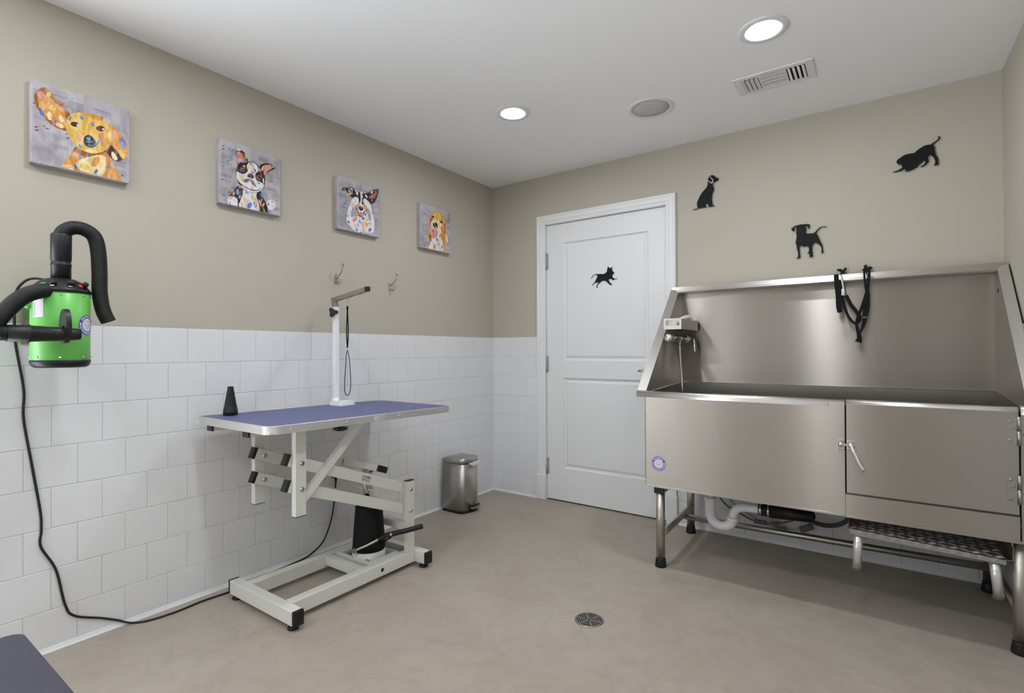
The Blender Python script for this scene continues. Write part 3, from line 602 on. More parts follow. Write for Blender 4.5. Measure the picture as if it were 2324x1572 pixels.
  ((40, 38, 42),[1440,1645,1424,1652,1403,1650,1381,1640,1366,1625,1360,1608,1366,1595,1381,1588,1403,1590,1424,1599,1440,1615,1445,1632]),
  ((40, 38, 42),[1593,1633,1577,1639,1556,1638,1534,1628,1518,1612,1513,1595,1519,1582,1534,1575,1556,1577,1577,1587,1593,1602,1599,1619]),
  ((125, 115, 120),[1385,1520,1330,1491,1275,1458,1218,1426,1162,1390,1125,1357,1117,1325,1130,1295,1155,1275,1196,1267,1251,1269,1306,1285,1363,1320,1420,1369,1458,1416,1466,1462,1453,1506,1427,1529]),
  ((150, 125, 130),[1440,1484,1442,1437,1458,1386,1487,1334,1530,1279,1581,1235,1649,1204,1725,1183,1767,1192,1750,1248,1700,1332,1642,1404,1578,1455,1508,1494,1458,1507]),
  ((50, 40, 48),[840,1289,888,1144,977,1078,1096,1034,1240,990,1397,960,1556,952,1705,968,1826,1013,1923,1078,1999,1177,2034,1245,1999,1194,1923,1109,1826,1049,1705,1007,1556,1002,1397,1021,1238,1059,1095,1109,993,1154,917,1212,858,1326,829,1397]),
  ((200, 185, 190),[1055,1035,1155,989,1306,950,1458,924,1550,936,1581,961,1519,973,1397,990,1197,1033,1036,1063]),
  ((105, 160, 210),[1399,775,1367,805,1315,830,1257,841,1208,837,1181,818,1184,789,1215,759,1267,734,1325,722,1374,727,1401,746]),
  ((243, 218, 165),[1259,525,1228,567,1186,575,1144,547,1113,490,1102,420,1113,355,1144,312,1186,304,1228,332,1259,389,1270,460]),
  ((110, 140, 205),[1551,248,1547,320,1512,358,1454,352,1390,303,1336,226,1307,140,1310,69,1345,31,1402,36,1466,84,1521,162]),
  ((75, 125, 190),[1698,418,1691,451,1675,463,1654,449,1635,414,1622,367,1619,320,1626,286,1642,275,1663,288,1682,324,1695,371]),
  ((215, 145, 130),[1801,297,1789,335,1762,350,1728,337,1697,301,1676,251,1671,201,1684,163,1710,148,1744,161,1775,197,1796,247]),
  ((228, 198, 105),[1075,203,1059,243,1037,254,1014,233,998,185,992,124,998,66,1015,25,1037,20,1059,36,1075,83,1081,145]),
  ((228, 198, 105),[1613,690,1576,729,1541,732,1517,699,1510,638,1522,565,1550,500,1586,461,1621,457,1646,490,1653,552,1641,625]),
 ],
 'c2': [
  ((50, 40, 48),[282,2248,310,2230,355,2225,424,2245,509,2277,588,2284,646,2241,698,2172,759,2110,837,2069,926,2034,1019,1992,1121,1926,1227,1853,1327,1810,1422,1813,1510,1847,1573,1904,1601,1991,1603,2101,1596,2205,1588,2301,1569,2391,1529,2446,1450,2437,1349,2395,1261,2379,1206,2426,1163,2501,1107,2560,1029,2590,940,2605,846,2601,745,2567,640,2514,546,2470,463,2450,390,2438,334,2416,297,2372,276,2319,271,2275]),
  ((110, 95, 105),[478,2395,444,2410,397,2407,351,2387,317,2354,304,2319,317,2290,351,2275,397,2278,444,2299,478,2331,490,2366]),
  ((222, 155, 80),[958,2259,911,2280,846,2276,781,2248,734,2203,716,2154,734,2113,781,2091,846,2095,911,2123,958,2168,976,2218]),
  ((243, 218, 165),[1055,2463,1029,2492,982,2519,929,2537,882,2540,855,2529,854,2505,880,2476,926,2449,980,2432,1027,2428,1055,2440]),
  ((243, 218, 165),[839,2383,820,2399,794,2400,768,2386,749,2360,742,2329,749,2302,768,2286,794,2285,820,2299,839,2325,846,2355]),
  ((50, 40, 48),[1652,2198,1645,2024,1663,1888,1710,1817,1782,1784,1867,1787,1971,1849,2088,1947,2190,2011,2261,1996,2316,1947,2377,1923,2453,1949,2536,2002,2613,2072,2682,2158,2745,2263,2804,2383,2863,2535,2917,2703,2949,2838,2960,2925,2949,2979,2901,2998,2796,2972,2654,2912,2519,2844,2402,2768,2291,2684,2191,2611,2108,2560,2036,2520,1960,2479,1862,2444,1760,2408,1686,2337]),
  ((185, 105, 60),[2253,2311,2273,2280,2330,2270,2445,2284,2597,2321,2708,2360,2731,2388,2712,2419,2709,2474,2757,2586,2821,2723,2853,2814,2837,2831,2789,2802,2709,2740,2570,2628,2400,2484,2284,2371]),
  ((232, 226, 228),[2550,2724,2548,2766,2524,2786,2483,2780,2436,2748,2397,2700,2375,2648,2377,2606,2401,2586,2442,2592,2488,2624,2528,2672]),
  ((90, 120, 170),[2554,2251,2523,2274,2481,2275,2438,2254,2407,2216,2396,2172,2407,2133,2438,2110,2480,2109,2523,2130,2554,2168,2566,2212]),
  ((243, 218, 165),[2037,2409,1987,2429,1948,2421,1931,2389,1940,2340,1973,2288,2020,2247,2070,2227,2109,2234,2126,2267,2117,2316,2085,2368]),
  ((215, 145, 130),[1790,2292,1766,2316,1731,2319,1697,2300,1673,2264,1663,2221,1673,2182,1697,2159,1731,2156,1765,2175,1790,2211,1800,2254]),
  ((232, 226, 228),[1578,2289,1603,2060,1595,1873,1511,1765,1394,1700,1327,1663,1353,1655,1429,1673,1505,1704,1571,1734,1637,1777,1686,1857,1705,2006,1707,2193,1709,2343,1723,2426,1738,2472,1732,2497,1686,2518,1619,2518,1574,2457]),
  ((243, 218, 165),[1394,2407,1351,2423,1307,2414,1276,2382,1264,2336,1275,2287,1306,2250,1349,2233,1392,2242,1424,2274,1436,2321,1425,2369]),
  ((232, 226, 228),[971,1861,879,1676,802,1507,748,1384,708,1276,673,1154,635,992,603,817,587,668,591,568,611,495,651,430,712,370,794,318,887,260,989,180,1103,94,1237,36,1398,29,1580,52,1774,81,1998,107,2234,140,2422,182,2525,233,2577,294,2611,368,2634,458,2638,561,2635,675,2628,805,2613,945,2588,1082,2547,1211,2495,1337,2447,1468,2409,1616,2373,1768,2330,1894,2276,1976,2215,2031,2144,2075,2051,2123,1949,2159,1868,2159,1810,2101,1773,2007,1776,1915,1846,1835,1956,1755,2051,1680,2121,1616,2176,1556,2189,1487,2169,1405,2107,1314,1958,1213,1643,1071,1249,923,975,857,912,933,960,1088,1019,1230,1051,1320,1093,1397,1150,1477,1237,1570,1339,1666,1416,1757,1454,1842,1468,1922,1461,1988,1435,2043,1388,2085,1327,2103,1249,2100,1156,2074,1063,2003]),
  ((165, 160, 170),[987,1353,956,1247,931,1138,913,1027,901,913,909,844,951,842,1013,884,1062,948,1090,1039,1105,1152,1106,1249,1087,1329,1053,1395,1019,1411]),
  ((165, 160, 170),[2162,1582,2145,1455,2143,1327,2163,1213,2198,1099,2235,1009,2278,946,2323,908,2352,921,2359,1011,2351,1153,2329,1292,2288,1433,2234,1571,2190,1637]),
  ((222, 155, 80),[1204,1405,1263,1383,1327,1371,1376,1362,1431,1364,1505,1373,1618,1391,1752,1418,1867,1453,1955,1499,2023,1552,2051,1606,2024,1660,1956,1714,1867,1750,1758,1769,1629,1771,1506,1741,1381,1657,1263,1542,1194,1451]),
  ((232, 226, 228),[1495,1596,1443,1441,1416,1317,1422,1249,1454,1211,1505,1189,1583,1180,1682,1188,1776,1211,1869,1255,1957,1316,2004,1372,1987,1408,1928,1439,1867,1490,1816,1590,1762,1710,1708,1788,1655,1803,1601,1777,1550,1715]),
  ((50, 40, 48),[1466,1510,1467,1463,1483,1423,1517,1393,1566,1370,1617,1361,1673,1372,1732,1398,1776,1433,1800,1482,1810,1539,1799,1586,1759,1618,1700,1639,1640,1643,1582,1625,1524,1591,1483,1552]),
  ((190, 190, 195),[1710,1601,1690,1609,1663,1607,1636,1597,1616,1580,1609,1562,1616,1547,1636,1539,1663,1541,1690,1552,1710,1568,1717,1586]),
  ((50, 40, 48),[1238,1424,1320,1353,1416,1243,1424,1127,1438,1028,1541,984,1662,983,1751,1028,1821,1109,1850,1223,1890,1347,2038,1473,2143,1551,2029,1496,1867,1397,1796,1318,1730,1256,1620,1236,1505,1245,1407,1283,1327,1334,1260,1396]),
  ((225, 130, 130),[1451,1153,1472,1101,1505,1061,1550,1035,1607,1021,1662,1020,1713,1037,1762,1068,1798,1104,1820,1149,1830,1199,1821,1239,1791,1265,1743,1282,1685,1284,1607,1267,1518,1235,1460,1198]),
  ((215, 145, 130),[1298,923,1204,891,1109,824,1036,739,1006,660,1025,606,1090,593,1183,624,1279,691,1352,776,1383,856,1363,910]),
  ((222, 155, 80),[1397,1148,1383,1194,1354,1210,1317,1190,1283,1140,1261,1073,1256,1008,1270,961,1299,946,1336,966,1370,1015,1392,1082]),
  ((75, 125, 190),[1874,994,1832,1015,1775,1014,1719,992,1677,953,1662,909,1677,872,1719,851,1775,851,1832,874,1874,912,1889,956]),
  ((105, 160, 210),[1557,762,1511,788,1474,785,1455,754,1458,704,1483,648,1524,601,1569,575,1607,578,1626,609,1623,659,1597,715]),
  ((75, 125, 190),[1378,1449,1337,1466,1305,1461,1291,1434,1298,1393,1325,1348,1364,1312,1406,1294,1438,1300,1452,1327,1445,1368,1418,1413]),
  ((95, 125, 200),[749,590,701,602,659,590,635,556,634,510,657,464,698,430,746,417,788,429,813,463,814,509,791,555]),
  ((75, 125, 190),[710,892,694,915,672,920,651,906,635,876,630,839,635,804,651,781,672,776,694,790,709,820,715,857]),
  ((95, 125, 200),[2404,390,2382,433,2335,453,2277,444,2222,408,2186,356,2177,301,2199,258,2246,238,2304,247,2359,282,2396,334]),
  ((222, 155, 80),[2089,728,2044,768,1995,771,1954,737,1932,674,1936,600,1964,534,2009,494,2058,490,2100,524,2121,587,2118,662]),
  ((222, 155, 80),[2308,747,2277,757,2235,755,2193,740,2163,718,2151,693,2163,673,2193,662,2235,665,2277,679,2308,701,2319,726]),
  ((215, 145, 130),[1429,592,1397,633,1369,642,1354,615,1355,560,1372,492,1401,428,1433,386,1461,377,1476,404,1475,459,1458,528]),
  ((75, 125, 190),[1694,99,1661,104,1616,100,1571,87,1538,70,1526,54,1538,41,1571,36,1616,41,1661,53,1694,70,1706,87]),
  ((243, 218, 165),[1893,437,1843,495,1775,507,1707,469,1657,391,1639,296,1657,207,1707,149,1775,137,1843,174,1893,251,1912,348]),
  ((243, 218, 165),[2078,940,2027,984,1958,989,1889,955,1839,890,1821,812,1839,742,1889,698,1958,692,2027,725,2077,790,2096,869]),
  ((75, 125, 190),[1998,1221,1981,1245,1958,1250,1935,1235,1919,1204,1912,1166,1919,1130,1935,1106,1958,1101,1981,1116,1998,1147,2004,1185]),
  ((243, 218, 165),[1070,1732,1030,1762,975,1764,921,1737,881,1688,867,1630,881,1579,921,1549,975,1546,1030,1574,1070,1623,1085,1681]),
  ((150, 190, 225),[1400,191,1359,208,1304,206,1248,187,1208,155,1193,119,1208,89,1248,73,1303,74,1359,94,1400,125,1415,161]),
 ],
 'c3': [
  ((222, 155, 80),[743,903,715,748,684,581,625,388,563,184,593,37,776,20,1054,20,1346,20,1650,20,1969,20,2222,20,2362,46,2431,97,2479,185,2509,345,2518,541,2545,681,2623,694,2719,651,2772,675,2744,826,2672,1044,2611,1267,2586,1489,2571,1717,2549,1919,2516,2078,2475,2210,2421,2335,2352,2462,2269,2582,2166,2677,2034,2746,1883,2791,1725,2800,1555,2761,1379,2687,1231,2606,1125,2526,1046,2438,988,2340,952,2234,936,2119,926,1986,935,1823,950,1643,925,1474,811,1317,659,1172,566,1067,595,1038,683,1048,744,1015]),
  ((190, 110, 50),[933,2117,886,1948,866,1803,888,1683,937,1587,986,1571,1028,1687,1071,1884,1108,2066,1142,2214,1169,2347,1170,2421,1125,2415,1053,2350,987,2254]),
  ((150, 85, 40),[2372,2008,2367,1833,2354,1661,2317,1496,2273,1335,2257,1247,2294,1277,2360,1380,2418,1497,2464,1616,2503,1750,2516,1868,2487,1984,2432,2084,2388,2108]),
  ((228, 198, 105),[1979,2615,1819,2692,1600,2686,1384,2599,1227,2455,1169,2293,1226,2154,1383,2076,1599,2080,1817,2165,1979,2310,2038,2475]),
  ((243, 218, 165),[1031,1896,995,1736,986,1571,999,1401,1038,1227,1105,1081,1206,965,1335,876,1472,846,1621,898,1778,1009,1908,1140,2000,1286,2063,1452,2099,1612,2111,1769,2095,1920,2037,2038,1920,2113,1763,2155,1599,2166,1425,2150,1245,2103,1108,2023]),
  ((243, 218, 165),[2640,1236,2566,1345,2504,1373,2471,1313,2475,1183,2516,1015,2582,856,2656,747,2718,718,2751,777,2747,908,2706,1077]),
  ((232, 226, 228),[945,632,940,524,922,409,842,276,749,138,742,39,875,20,1096,20,1346,28,1650,20,1987,20,2222,20,2277,190,2225,441,2160,660,2123,822,2071,953,1971,1021,1785,993,1552,903,1349,824,1197,790,1073,765,983,718]),
  ((110, 65, 35),[832,1003,806,937,804,856,840,748,900,624,953,542,993,523,1027,546,1043,600,1037,699,1014,827,984,931,946,994,902,1031,864,1037]),
  ((45, 28, 28),[1186,1787,1200,1719,1228,1661,1268,1617,1321,1583,1381,1562,1454,1554,1533,1560,1597,1582,1638,1627,1664,1688,1672,1748,1663,1805,1637,1860,1598,1907,1546,1944,1481,1972,1413,1977,1335,1951,1253,1903,1198,1848]),
  ((220, 220, 225),[1569,1689,1542,1703,1505,1702,1468,1688,1441,1664,1431,1636,1440,1612,1467,1598,1504,1599,1542,1613,1569,1637,1579,1665]),
  ((200, 200, 205),[1356,1916,1333,1923,1302,1921,1272,1911,1249,1895,1241,1878,1249,1865,1272,1858,1302,1861,1333,1871,1355,1886,1364,1903]),
  ((215, 125, 140),[1116,1384,1089,1319,1075,1247,1070,1164,1077,1075,1105,995,1162,921,1240,856,1318,828,1393,850,1468,909,1534,986,1594,1088,1643,1208,1659,1312,1624,1392,1556,1456,1473,1493,1372,1496,1257,1473,1167,1435]),
  ((175, 135, 165),[1289,1335,1239,1415,1195,1436,1167,1393,1164,1296,1186,1173,1227,1055,1276,974,1321,952,1349,996,1352,1093,1330,1217]),
  ((60, 35, 30),[1326,2364,1285,2384,1230,2383,1175,2361,1135,2324,1121,2282,1135,2247,1175,2227,1230,2228,1285,2250,1325,2287,1340,2328]),
  ((60, 35, 30),[2174,2127,2153,2168,2101,2192,2032,2192,1965,2168,1917,2127,1902,2080,1922,2039,1974,2015,2042,2015,2110,2038,2158,2079]),
  ((105, 150, 210),[1694,870,1643,900,1584,898,1533,867,1504,813,1504,752,1533,699,1584,669,1644,670,1695,702,1724,755,1724,817]),
  ((105, 150, 210),[1979,1233,1970,1270,1945,1283,1909,1270,1874,1234,1848,1184,1838,1135,1847,1098,1872,1085,1908,1098,1943,1134,1969,1184]),
  ((105, 150, 210),[861,533,808,556,751,550,704,518,681,468,687,413,721,368,773,345,831,350,877,382,901,433,895,488]),
  ((80, 120, 190),[2181,400,2170,444,2139,460,2096,445,2053,403,2022,345,2010,286,2022,243,2052,227,2095,241,2138,283,2169,341]),
  ((205, 130, 120),[1384,325,1322,364,1274,366,1255,331,1268,268,1311,194,1371,129,1434,90,1481,87,1501,122,1487,186,1445,260]),
  ((240, 205, 140),[1865,545,1750,574,1594,565,1440,521,1327,455,1286,384,1327,326,1439,297,1594,305,1749,348,1864,415,1906,487]),
  ((215, 145, 130),[818,1152,774,1172,715,1171,655,1150,612,1114,596,1073,612,1038,655,1018,714,1018,774,1039,818,1075,834,1117]),
  ((200, 120, 60),[2140,1725,2094,1784,2050,1797,2019,1760,2010,1684,2024,1589,2059,1500,2104,1441,2148,1428,2179,1464,2189,1540,2174,1636]),
 ],
}
OUTLINES = {
 'sit': [(1.6933,2.184),(1.7032,2.1991),(1.7141,2.2026),(1.7271,2.2),(1.7356,2.1904),(1.7442,2.1808),(1.7527,2.1764),(1.7581,2.1725),(1.7537,2.1632),(1.7484,2.1598),(1.7376,2.1596),(1.7268,2.1549),(1.7225,2.149),(1.7213,2.1424),(1.7245,2.1305),(1.7298,2.1081),(1.7233,2.0969),(1.7189,2.0864),(1.7166,2.0732),(1.7154,2.0554),(1.7164,2.0371),(1.7196,2.0208),(1.726,2.0129),(1.7325,2.0085),(1.7292,2.0063),(1.7195,2.0106),(1.7141,2.0081),(1.7043,2.0079),(1.6978,2.0085),(1.6946,2.0204),(1.6913,2.0278),(1.6848,2.0322),(1.6771,2.0279),(1.6792,2.0195),(1.6858,2.0128),(1.6836,2.0097),(1.6693,2.0098),(1.6471,2.0088),(1.636,2.0118),(1.6271,2.0059),(1.6158,2.0049),(1.6023,2.0057),(1.599,2.009),(1.6136,2.0096),(1.6248,2.0101),(1.6305,2.0138),(1.6276,2.0246),(1.6261,2.0386),(1.6273,2.0522),(1.6363,2.069),(1.6431,2.0839),(1.6521,2.0983),(1.6654,2.1142),(1.6809,2.1273),(1.6887,2.1395),(1.692,2.1525),(1.6921,2.1661)],
 'stand': [(2.1486,1.8115),(2.1571,1.8161),(2.169,1.8249),(2.1808,1.8251),(2.1942,1.828),(2.2108,1.8265),(2.2207,1.827),(2.2322,1.8244),(2.2417,1.8221),(2.2412,1.8118),(2.2394,1.7951),(2.2354,1.7994),(2.2305,1.8095),(2.2223,1.8211),(2.2206,1.8147),(2.2239,1.8048),(2.2246,1.7915),(2.2221,1.7814),(2.227,1.7718),(2.2434,1.771),(2.258,1.7696),(2.2678,1.7761),(2.2776,1.7879),(2.2889,1.7976),(2.2986,1.8018),(2.3145,1.7996),(2.3287,1.7964),(2.3145,1.7958),(2.3017,1.7982),(2.2905,1.7927),(2.2792,1.7821),(2.2735,1.7716),(2.275,1.7621),(2.2806,1.7557),(2.2861,1.74),(2.2924,1.7187),(2.2995,1.7048),(2.3027,1.6932),(2.3038,1.6764),(2.3057,1.6631),(2.3075,1.6551),(2.2952,1.6554),(2.2977,1.6659),(2.297,1.6809),(2.2931,1.6944),(2.2851,1.7047),(2.2771,1.7103),(2.2691,1.7179),(2.2593,1.7125),(2.2544,1.7046),(2.2527,1.6917),(2.2534,1.6728),(2.2549,1.6557),(2.2572,1.6395),(2.2376,1.6384),(2.2401,1.6461),(2.2386,1.6556),(2.2345,1.6599),(2.2246,1.6581),(2.2329,1.6648),(2.2365,1.6747),(2.2371,1.6879),(2.2339,1.6977),(2.2274,1.7032),(2.2183,1.7014),(2.2084,1.7017),(2.2017,1.7072),(2.1959,1.7098),(2.1917,1.7046),(2.1908,1.6895),(2.1915,1.6704),(2.1947,1.6491),(2.193,1.6388),(2.1796,1.637),(2.1737,1.637),(2.1813,1.6439),(2.1839,1.656),(2.1815,1.6753),(2.1766,1.6949),(2.175,1.7123),(2.1709,1.7271),(2.1744,1.7468),(2.1771,1.7674),(2.173,1.7813),(2.1755,1.7925),(2.1756,1.8077),(2.1732,1.8195),(2.1673,1.8165),(2.1663,1.7956),(2.1612,1.7934),(2.1545,1.7992)],
 'bow': [(2.6158,2.0379),(2.625,2.0422),(2.6389,2.0437),(2.6486,2.0495),(2.6569,2.053),(2.6529,2.0686),(2.6488,2.0789),(2.6467,2.0673),(2.6405,2.0746),(2.6336,2.0839),(2.6323,2.092),(2.6393,2.101),(2.649,2.1067),(2.6587,2.1141),(2.6698,2.1185),(2.6834,2.1198),(2.697,2.1185),(2.7065,2.1189),(2.7146,2.1274),(2.7254,2.1352),(2.7388,2.1432),(2.7507,2.1472),(2.7613,2.1473),(2.7705,2.1465),(2.7823,2.155),(2.7927,2.1609),(2.7993,2.1678),(2.8006,2.1733),(2.7993,2.1803),(2.8019,2.1822),(2.8064,2.1761),(2.807,2.1701),(2.8031,2.1627),(2.794,2.1556),(2.7802,2.1445),(2.7809,2.1385),(2.7867,2.1296),(2.7861,2.1112),(2.7909,2.0865),(2.7986,2.0731),(2.7987,2.0546),(2.7997,2.0443),(2.7983,2.0379),(2.7815,2.0378),(2.7867,2.0471),(2.7875,2.0604),(2.7824,2.0783),(2.774,2.0894),(2.7662,2.0979),(2.7609,2.0881),(2.7595,2.0766),(2.7631,2.0648),(2.7527,2.0501),(2.7394,2.0418),(2.7274,2.0413),(2.7354,2.0478),(2.7448,2.0526),(2.7495,2.0635),(2.7475,2.0715),(2.7442,2.0739),(2.7342,2.0633),(2.7208,2.0543),(2.718,2.0446),(2.7073,2.04),(2.6937,2.0333),(2.6801,2.0301),(2.6664,2.032),(2.672,2.0395),(2.6651,2.0461),(2.6527,2.0391),(2.6389,2.0376),(2.6249,2.0366)],
 'run': [(0.8774,1.6346),(0.8852,1.648),(0.8985,1.6589),(0.9095,1.6619),(0.9226,1.6628),(0.94,1.6603),(0.9574,1.6597),(0.9746,1.6572),(0.9897,1.6628),(1.0015,1.6755),(1.0026,1.6892),(1.0069,1.6967),(1.0048,1.7067),(1.0122,1.706),(1.0175,1.6976),(1.026,1.6929),(1.0344,1.698),(1.045,1.7038),(1.0386,1.6956),(1.0396,1.6838),(1.0438,1.6717),(1.0563,1.6608),(1.0511,1.6534),(1.0416,1.6445),(1.0405,1.6348),(1.0467,1.6245),(1.0593,1.6176),(1.0759,1.6172),(1.078,1.6151),(1.0634,1.6143),(1.055,1.6111),(1.0477,1.6068),(1.0341,1.6187),(1.0214,1.6197),(1.0129,1.6165),(1.0171,1.6014),(1.0276,1.5888),(1.0391,1.5801),(1.0296,1.574),(1.0106,1.5882),(0.9937,1.6053),(0.9873,1.6097),(0.9615,1.6108),(0.9484,1.599),(0.931,1.5884),(0.9266,1.5768),(0.9287,1.5647),(0.9189,1.5654),(0.9234,1.585),(0.9289,1.5945),(0.9376,1.6058),(0.9223,1.602),(0.9092,1.6),(0.8982,1.5949),(0.8926,1.5873),(0.8926,1.5813),(0.8882,1.5836),(0.8905,1.5935),(0.9026,1.6016),(0.9115,1.6138),(0.9181,1.6273),(0.928,1.6444),(0.9237,1.6547),(0.9139,1.6596),(0.9007,1.6567),(0.8896,1.6477),(0.8807,1.6334)],
 'ear': [(1.7043,2.1966),(1.7086,2.1957),(1.714,2.1867),(1.7226,2.1771),(1.7258,2.1664),(1.7236,2.1533),(1.7149,2.1493),(1.703,2.1594),(1.6921,2.1729),(1.6911,2.1799),(1.6987,2.1716),(1.7073,2.1609),(1.716,2.1592),(1.7193,2.1676),(1.7151,2.1798),(1.7075,2.188)],
 'hookA': [(2.3678,1.5509),(2.3719,1.5585),(2.3908,1.5567),(2.3934,1.5517),(2.3988,1.5512),(2.4042,1.5618),(2.4109,1.5628),(2.4156,1.556),(2.4068,1.5425),(2.4053,1.5267),(2.4039,1.5078),(2.3905,1.5089),(2.3893,1.5282),(2.3853,1.5397),(2.3746,1.547)],
 'hookB': [(2.4895,1.5662),(2.5037,1.5695),(2.5049,1.5569),(2.5087,1.5556),(2.5126,1.5593),(2.5278,1.5532),(2.5252,1.5426),(2.5124,1.5422),(2.5111,1.5283),(2.511,1.5113),(2.4917,1.5129),(2.4906,1.5302),(2.4893,1.535),(2.4816,1.5419),(2.4868,1.5477),(2.4907,1.5536)],
}

# ------------------------------------------------------------------ dog canvases on the left wall
def canvas(key, y0, z0, label, seed):
    S = 0.305; rnd = random.Random(seed)
    t = thing('dog_canvas', label, 'picture', (0.0, y0 + S / 2, z0), 'square dog canvases in a row')
    g = MB(); g.box(0.001, 0.033, y0, y0 + S, z0, z0 + S, 0.003, seg=3)
    g.build('stretched_canvas', paint_mat((171, 166, 171), 1.08, 14, .24), t)
    g = MB(); mats = []; idx = {}
    def mi(c):
        if c not in idx:
            idx[c] = len(mats); mats.append(paint_mat(c, 1.0, 22, .16))
        return idx[c]
    x = 0.03315
    # collage background: paler patches, rules and rows of newsprint
    for k in range(14):
        a = rnd.uniform(.005, .22); b_ = rnd.uniform(.005, .24); w = rnd.uniform(.03, .08); h = rnd.uniform(.03, .06); c = rnd.choice([(186, 182, 186), (160, 156, 162), (176, 172, 172), (168, 165, 172)])
        a2 = min(a + w, .3); b2 = min(b_ + h, .3)
        g.add([(x, y0 + a, z0 + b_), (x, y0 + a2, z0 + b_), (x, y0 + a2, z0 + b2), (x, y0 + a, z0 + b2)], [(0, 1, 2, 3)], mi(c)); x += 0.00001
    x += 0.00005
    for blk in range(64):
        a = rnd.choice([.008, .055, .12, .185, .245]) + rnd.uniform(-.004, .004); b_ = rnd.uniform(.01, .27); c = rnd.choice([(138, 133, 143), (124, 118, 130), (148, 142, 150)])
        for row in range(rnd.randint(2, 6)):
            u = a; zz = b_ + row * .0042
            if zz > .297: break
            while u < min(a + .05, .298):
                w = rnd.uniform(.001, .005)
                if u + w > .3: break
                g.add([(x, y0 + u, z0 + zz), (x, y0 + u + w, z0 + zz), (x, y0 + u + w, z0 + zz + .0013), (x, y0 + u, z0 + zz + .0013)], [(0, 1, 2, 3)], mi(c)); u += w + .0014
    for k in range(16):
        a = rnd.choice([.012, .04, .1, .2, .27]) + rnd.uniform(-.006, .006); b_ = rnd.uniform(.01, .28); w = rnd.uniform(.004, .012)
        g.add([(x, y0 + a, z0 + b_), (x, y0 + a + w, z0 + b_ + .001), (x, y0 + a + w, z0 + b_ + .006), (x, y0 + a, z0 + b_ + .004)], [(0, 1, 2, 3)], mi((72, 66, 76)))
    for u in (.052, .117, .238): g.add([(x, y0 + u, z0 + .02), (x, y0 + u + .0008, z0 + .02), (x, y0 + u + .0008, z0 + .28), (x, y0 + u, z0 + .28)], [(0, 1, 2, 3)], mi((125, 118, 130)))
    g.build('newsprint_background', mats, t, fix=False)
    g = MB(); mats2 = []; idx.clear()
    def mi2(c):
        if c not in idx:
            idx[c] = len(mats2); mats2.append(paint_mat(c, 0.97))
        return idx[c]
    x += 0.00005
    for c, q in PRINTS[key]:
        pts = [(x, y0 + q[i] * 1e-4, z0 + q[i + 1] * 1e-4) for i in range(0, len(q), 2)]
        g.add(pts, [tuple(range(len(pts)))], mi2(c)); x += 0.00002
    g.build('painted_dog', mats2, t, fix=False)
canvas('c0', -2.810, 1.8135, 'square canvas of a golden dog with one ear thrown up, nearest the dryer', 11)
canvas('c1', -2.150, 1.8180, 'square canvas of a smiling black and white dog with pointed ears', 12)
canvas('c2', -1.500, 1.8220, 'square canvas of a white dog covering its eyes with its paws', 13)
canvas('c3', -0.845, 1.8200, 'square canvas of a golden long-eared dog with tongue out, nearest the corner', 14)

# ------------------------------------------------------------------ black dog silhouettes
def silhouette(key, y, label, loc, t=0.003, y_wall=0.0):
    g = MB(); P = OUTLINES[key]; g.prism(P, y, y - t)
    org = (sum(p[0] for p in P) / len(P), y, min(p[1] for p in P))
    cx = sum(p[0] for p in P) / len(P); cz = sum(p[1] for p in P) / len(P)
    g.cyl((cx, y, cz), (cx, y_wall, cz), 0.006, n=10)
    mats = [M_BLACKM]
    if key == 'sit':
        g.prism(OUTLINES['ear'], y - t - 0.0001, y - t - 0.0006, mi=1); mats.append(M_PAINT)
    return tag(g.build('dog_silhouette', mats, None, org), label, 'wall decoration')
silhouette('sit', -0.008, 'black silhouette of a sitting dog, right of the door', None)
silhouette('stand', -0.008, 'black silhouette of a standing floppy-eared puppy above the steel tub', None)
silhouette('bow', -0.008, 'black silhouette of a dog bowing with raised tail, highest on the wall', None)
silhouette('run', 0.0105, 'small black silhouette of a running dog on the white door', None, 0.0015, 0.014)

# ------------------------------------------------------------------ double robe hooks
def robe_hook(y, z, label):
    t = thing('robe_hook', label, 'hook', (0, y, z), 'nickel double robe hooks')
    g = MB(); P = []
    for i in range(24):
        a = 2 * math.pi * i / 24; P.append((y + 0.012 * math.cos(a), z + 0.030 * math.sin(a)))
    g.prism(P, 0.0, 0.005, plane='yz')
    bolt(g, (0.005, y, z + 0.014), (1, 0, 0), 0.003, 0.0015); bolt(g, (0.005, y, z - 0.014), (1, 0, 0), 0.003, 0.0015)
    g.build('back_plate', M_NICKEL, t)
    g = MB(); pts = catmull([(0.004, y, z + 0.008), (0.020, y, z + 0.014), (0.040, y, z + 0.028), (0.055, y, z + 0.045), (0.060, y, z + 0.066), (0.066, y, z + 0.078)], 5)
    n = len(pts); g.tube(pts, [0.0055 - 0.0022 * math.sin(math.pi * i / (n - 1)) for i in range(n)], 10)
    g.lathe(pts[-1] - Vector((0, 0, 0.004)), [(0.002, -0.001), (0.0075, 0.003), (0.009, 0.008), (0.007, 0.013), (0, 0.016)], (0.3, 0, 1), 14)
    g.build('long_arm', M_NICKEL, t)
    g = MB(); pts = catmull([(0.004, y, z - 0.006), (0.014, y, z - 0.020), (0.028, y, z - 0.026), (0.040, y, z - 0.016), (0.043, y, z - 0.002)], 5)
    g.tube(pts, 0.0042, 10); g.lathe(pts[-1], [(0.004, -0.002), (0.0072, 0.002), (0.006, 0.008), (0, 0.010)], (0, 0, 1), 14)
    g.build('short_arm', M_NICKEL, t)
robe_hook(-1.488, 1.535, 'nickel double robe hook directly above the grooming arm')
robe_hook(-1.083, 1.530, 'nickel double robe hook nearer the room corner')

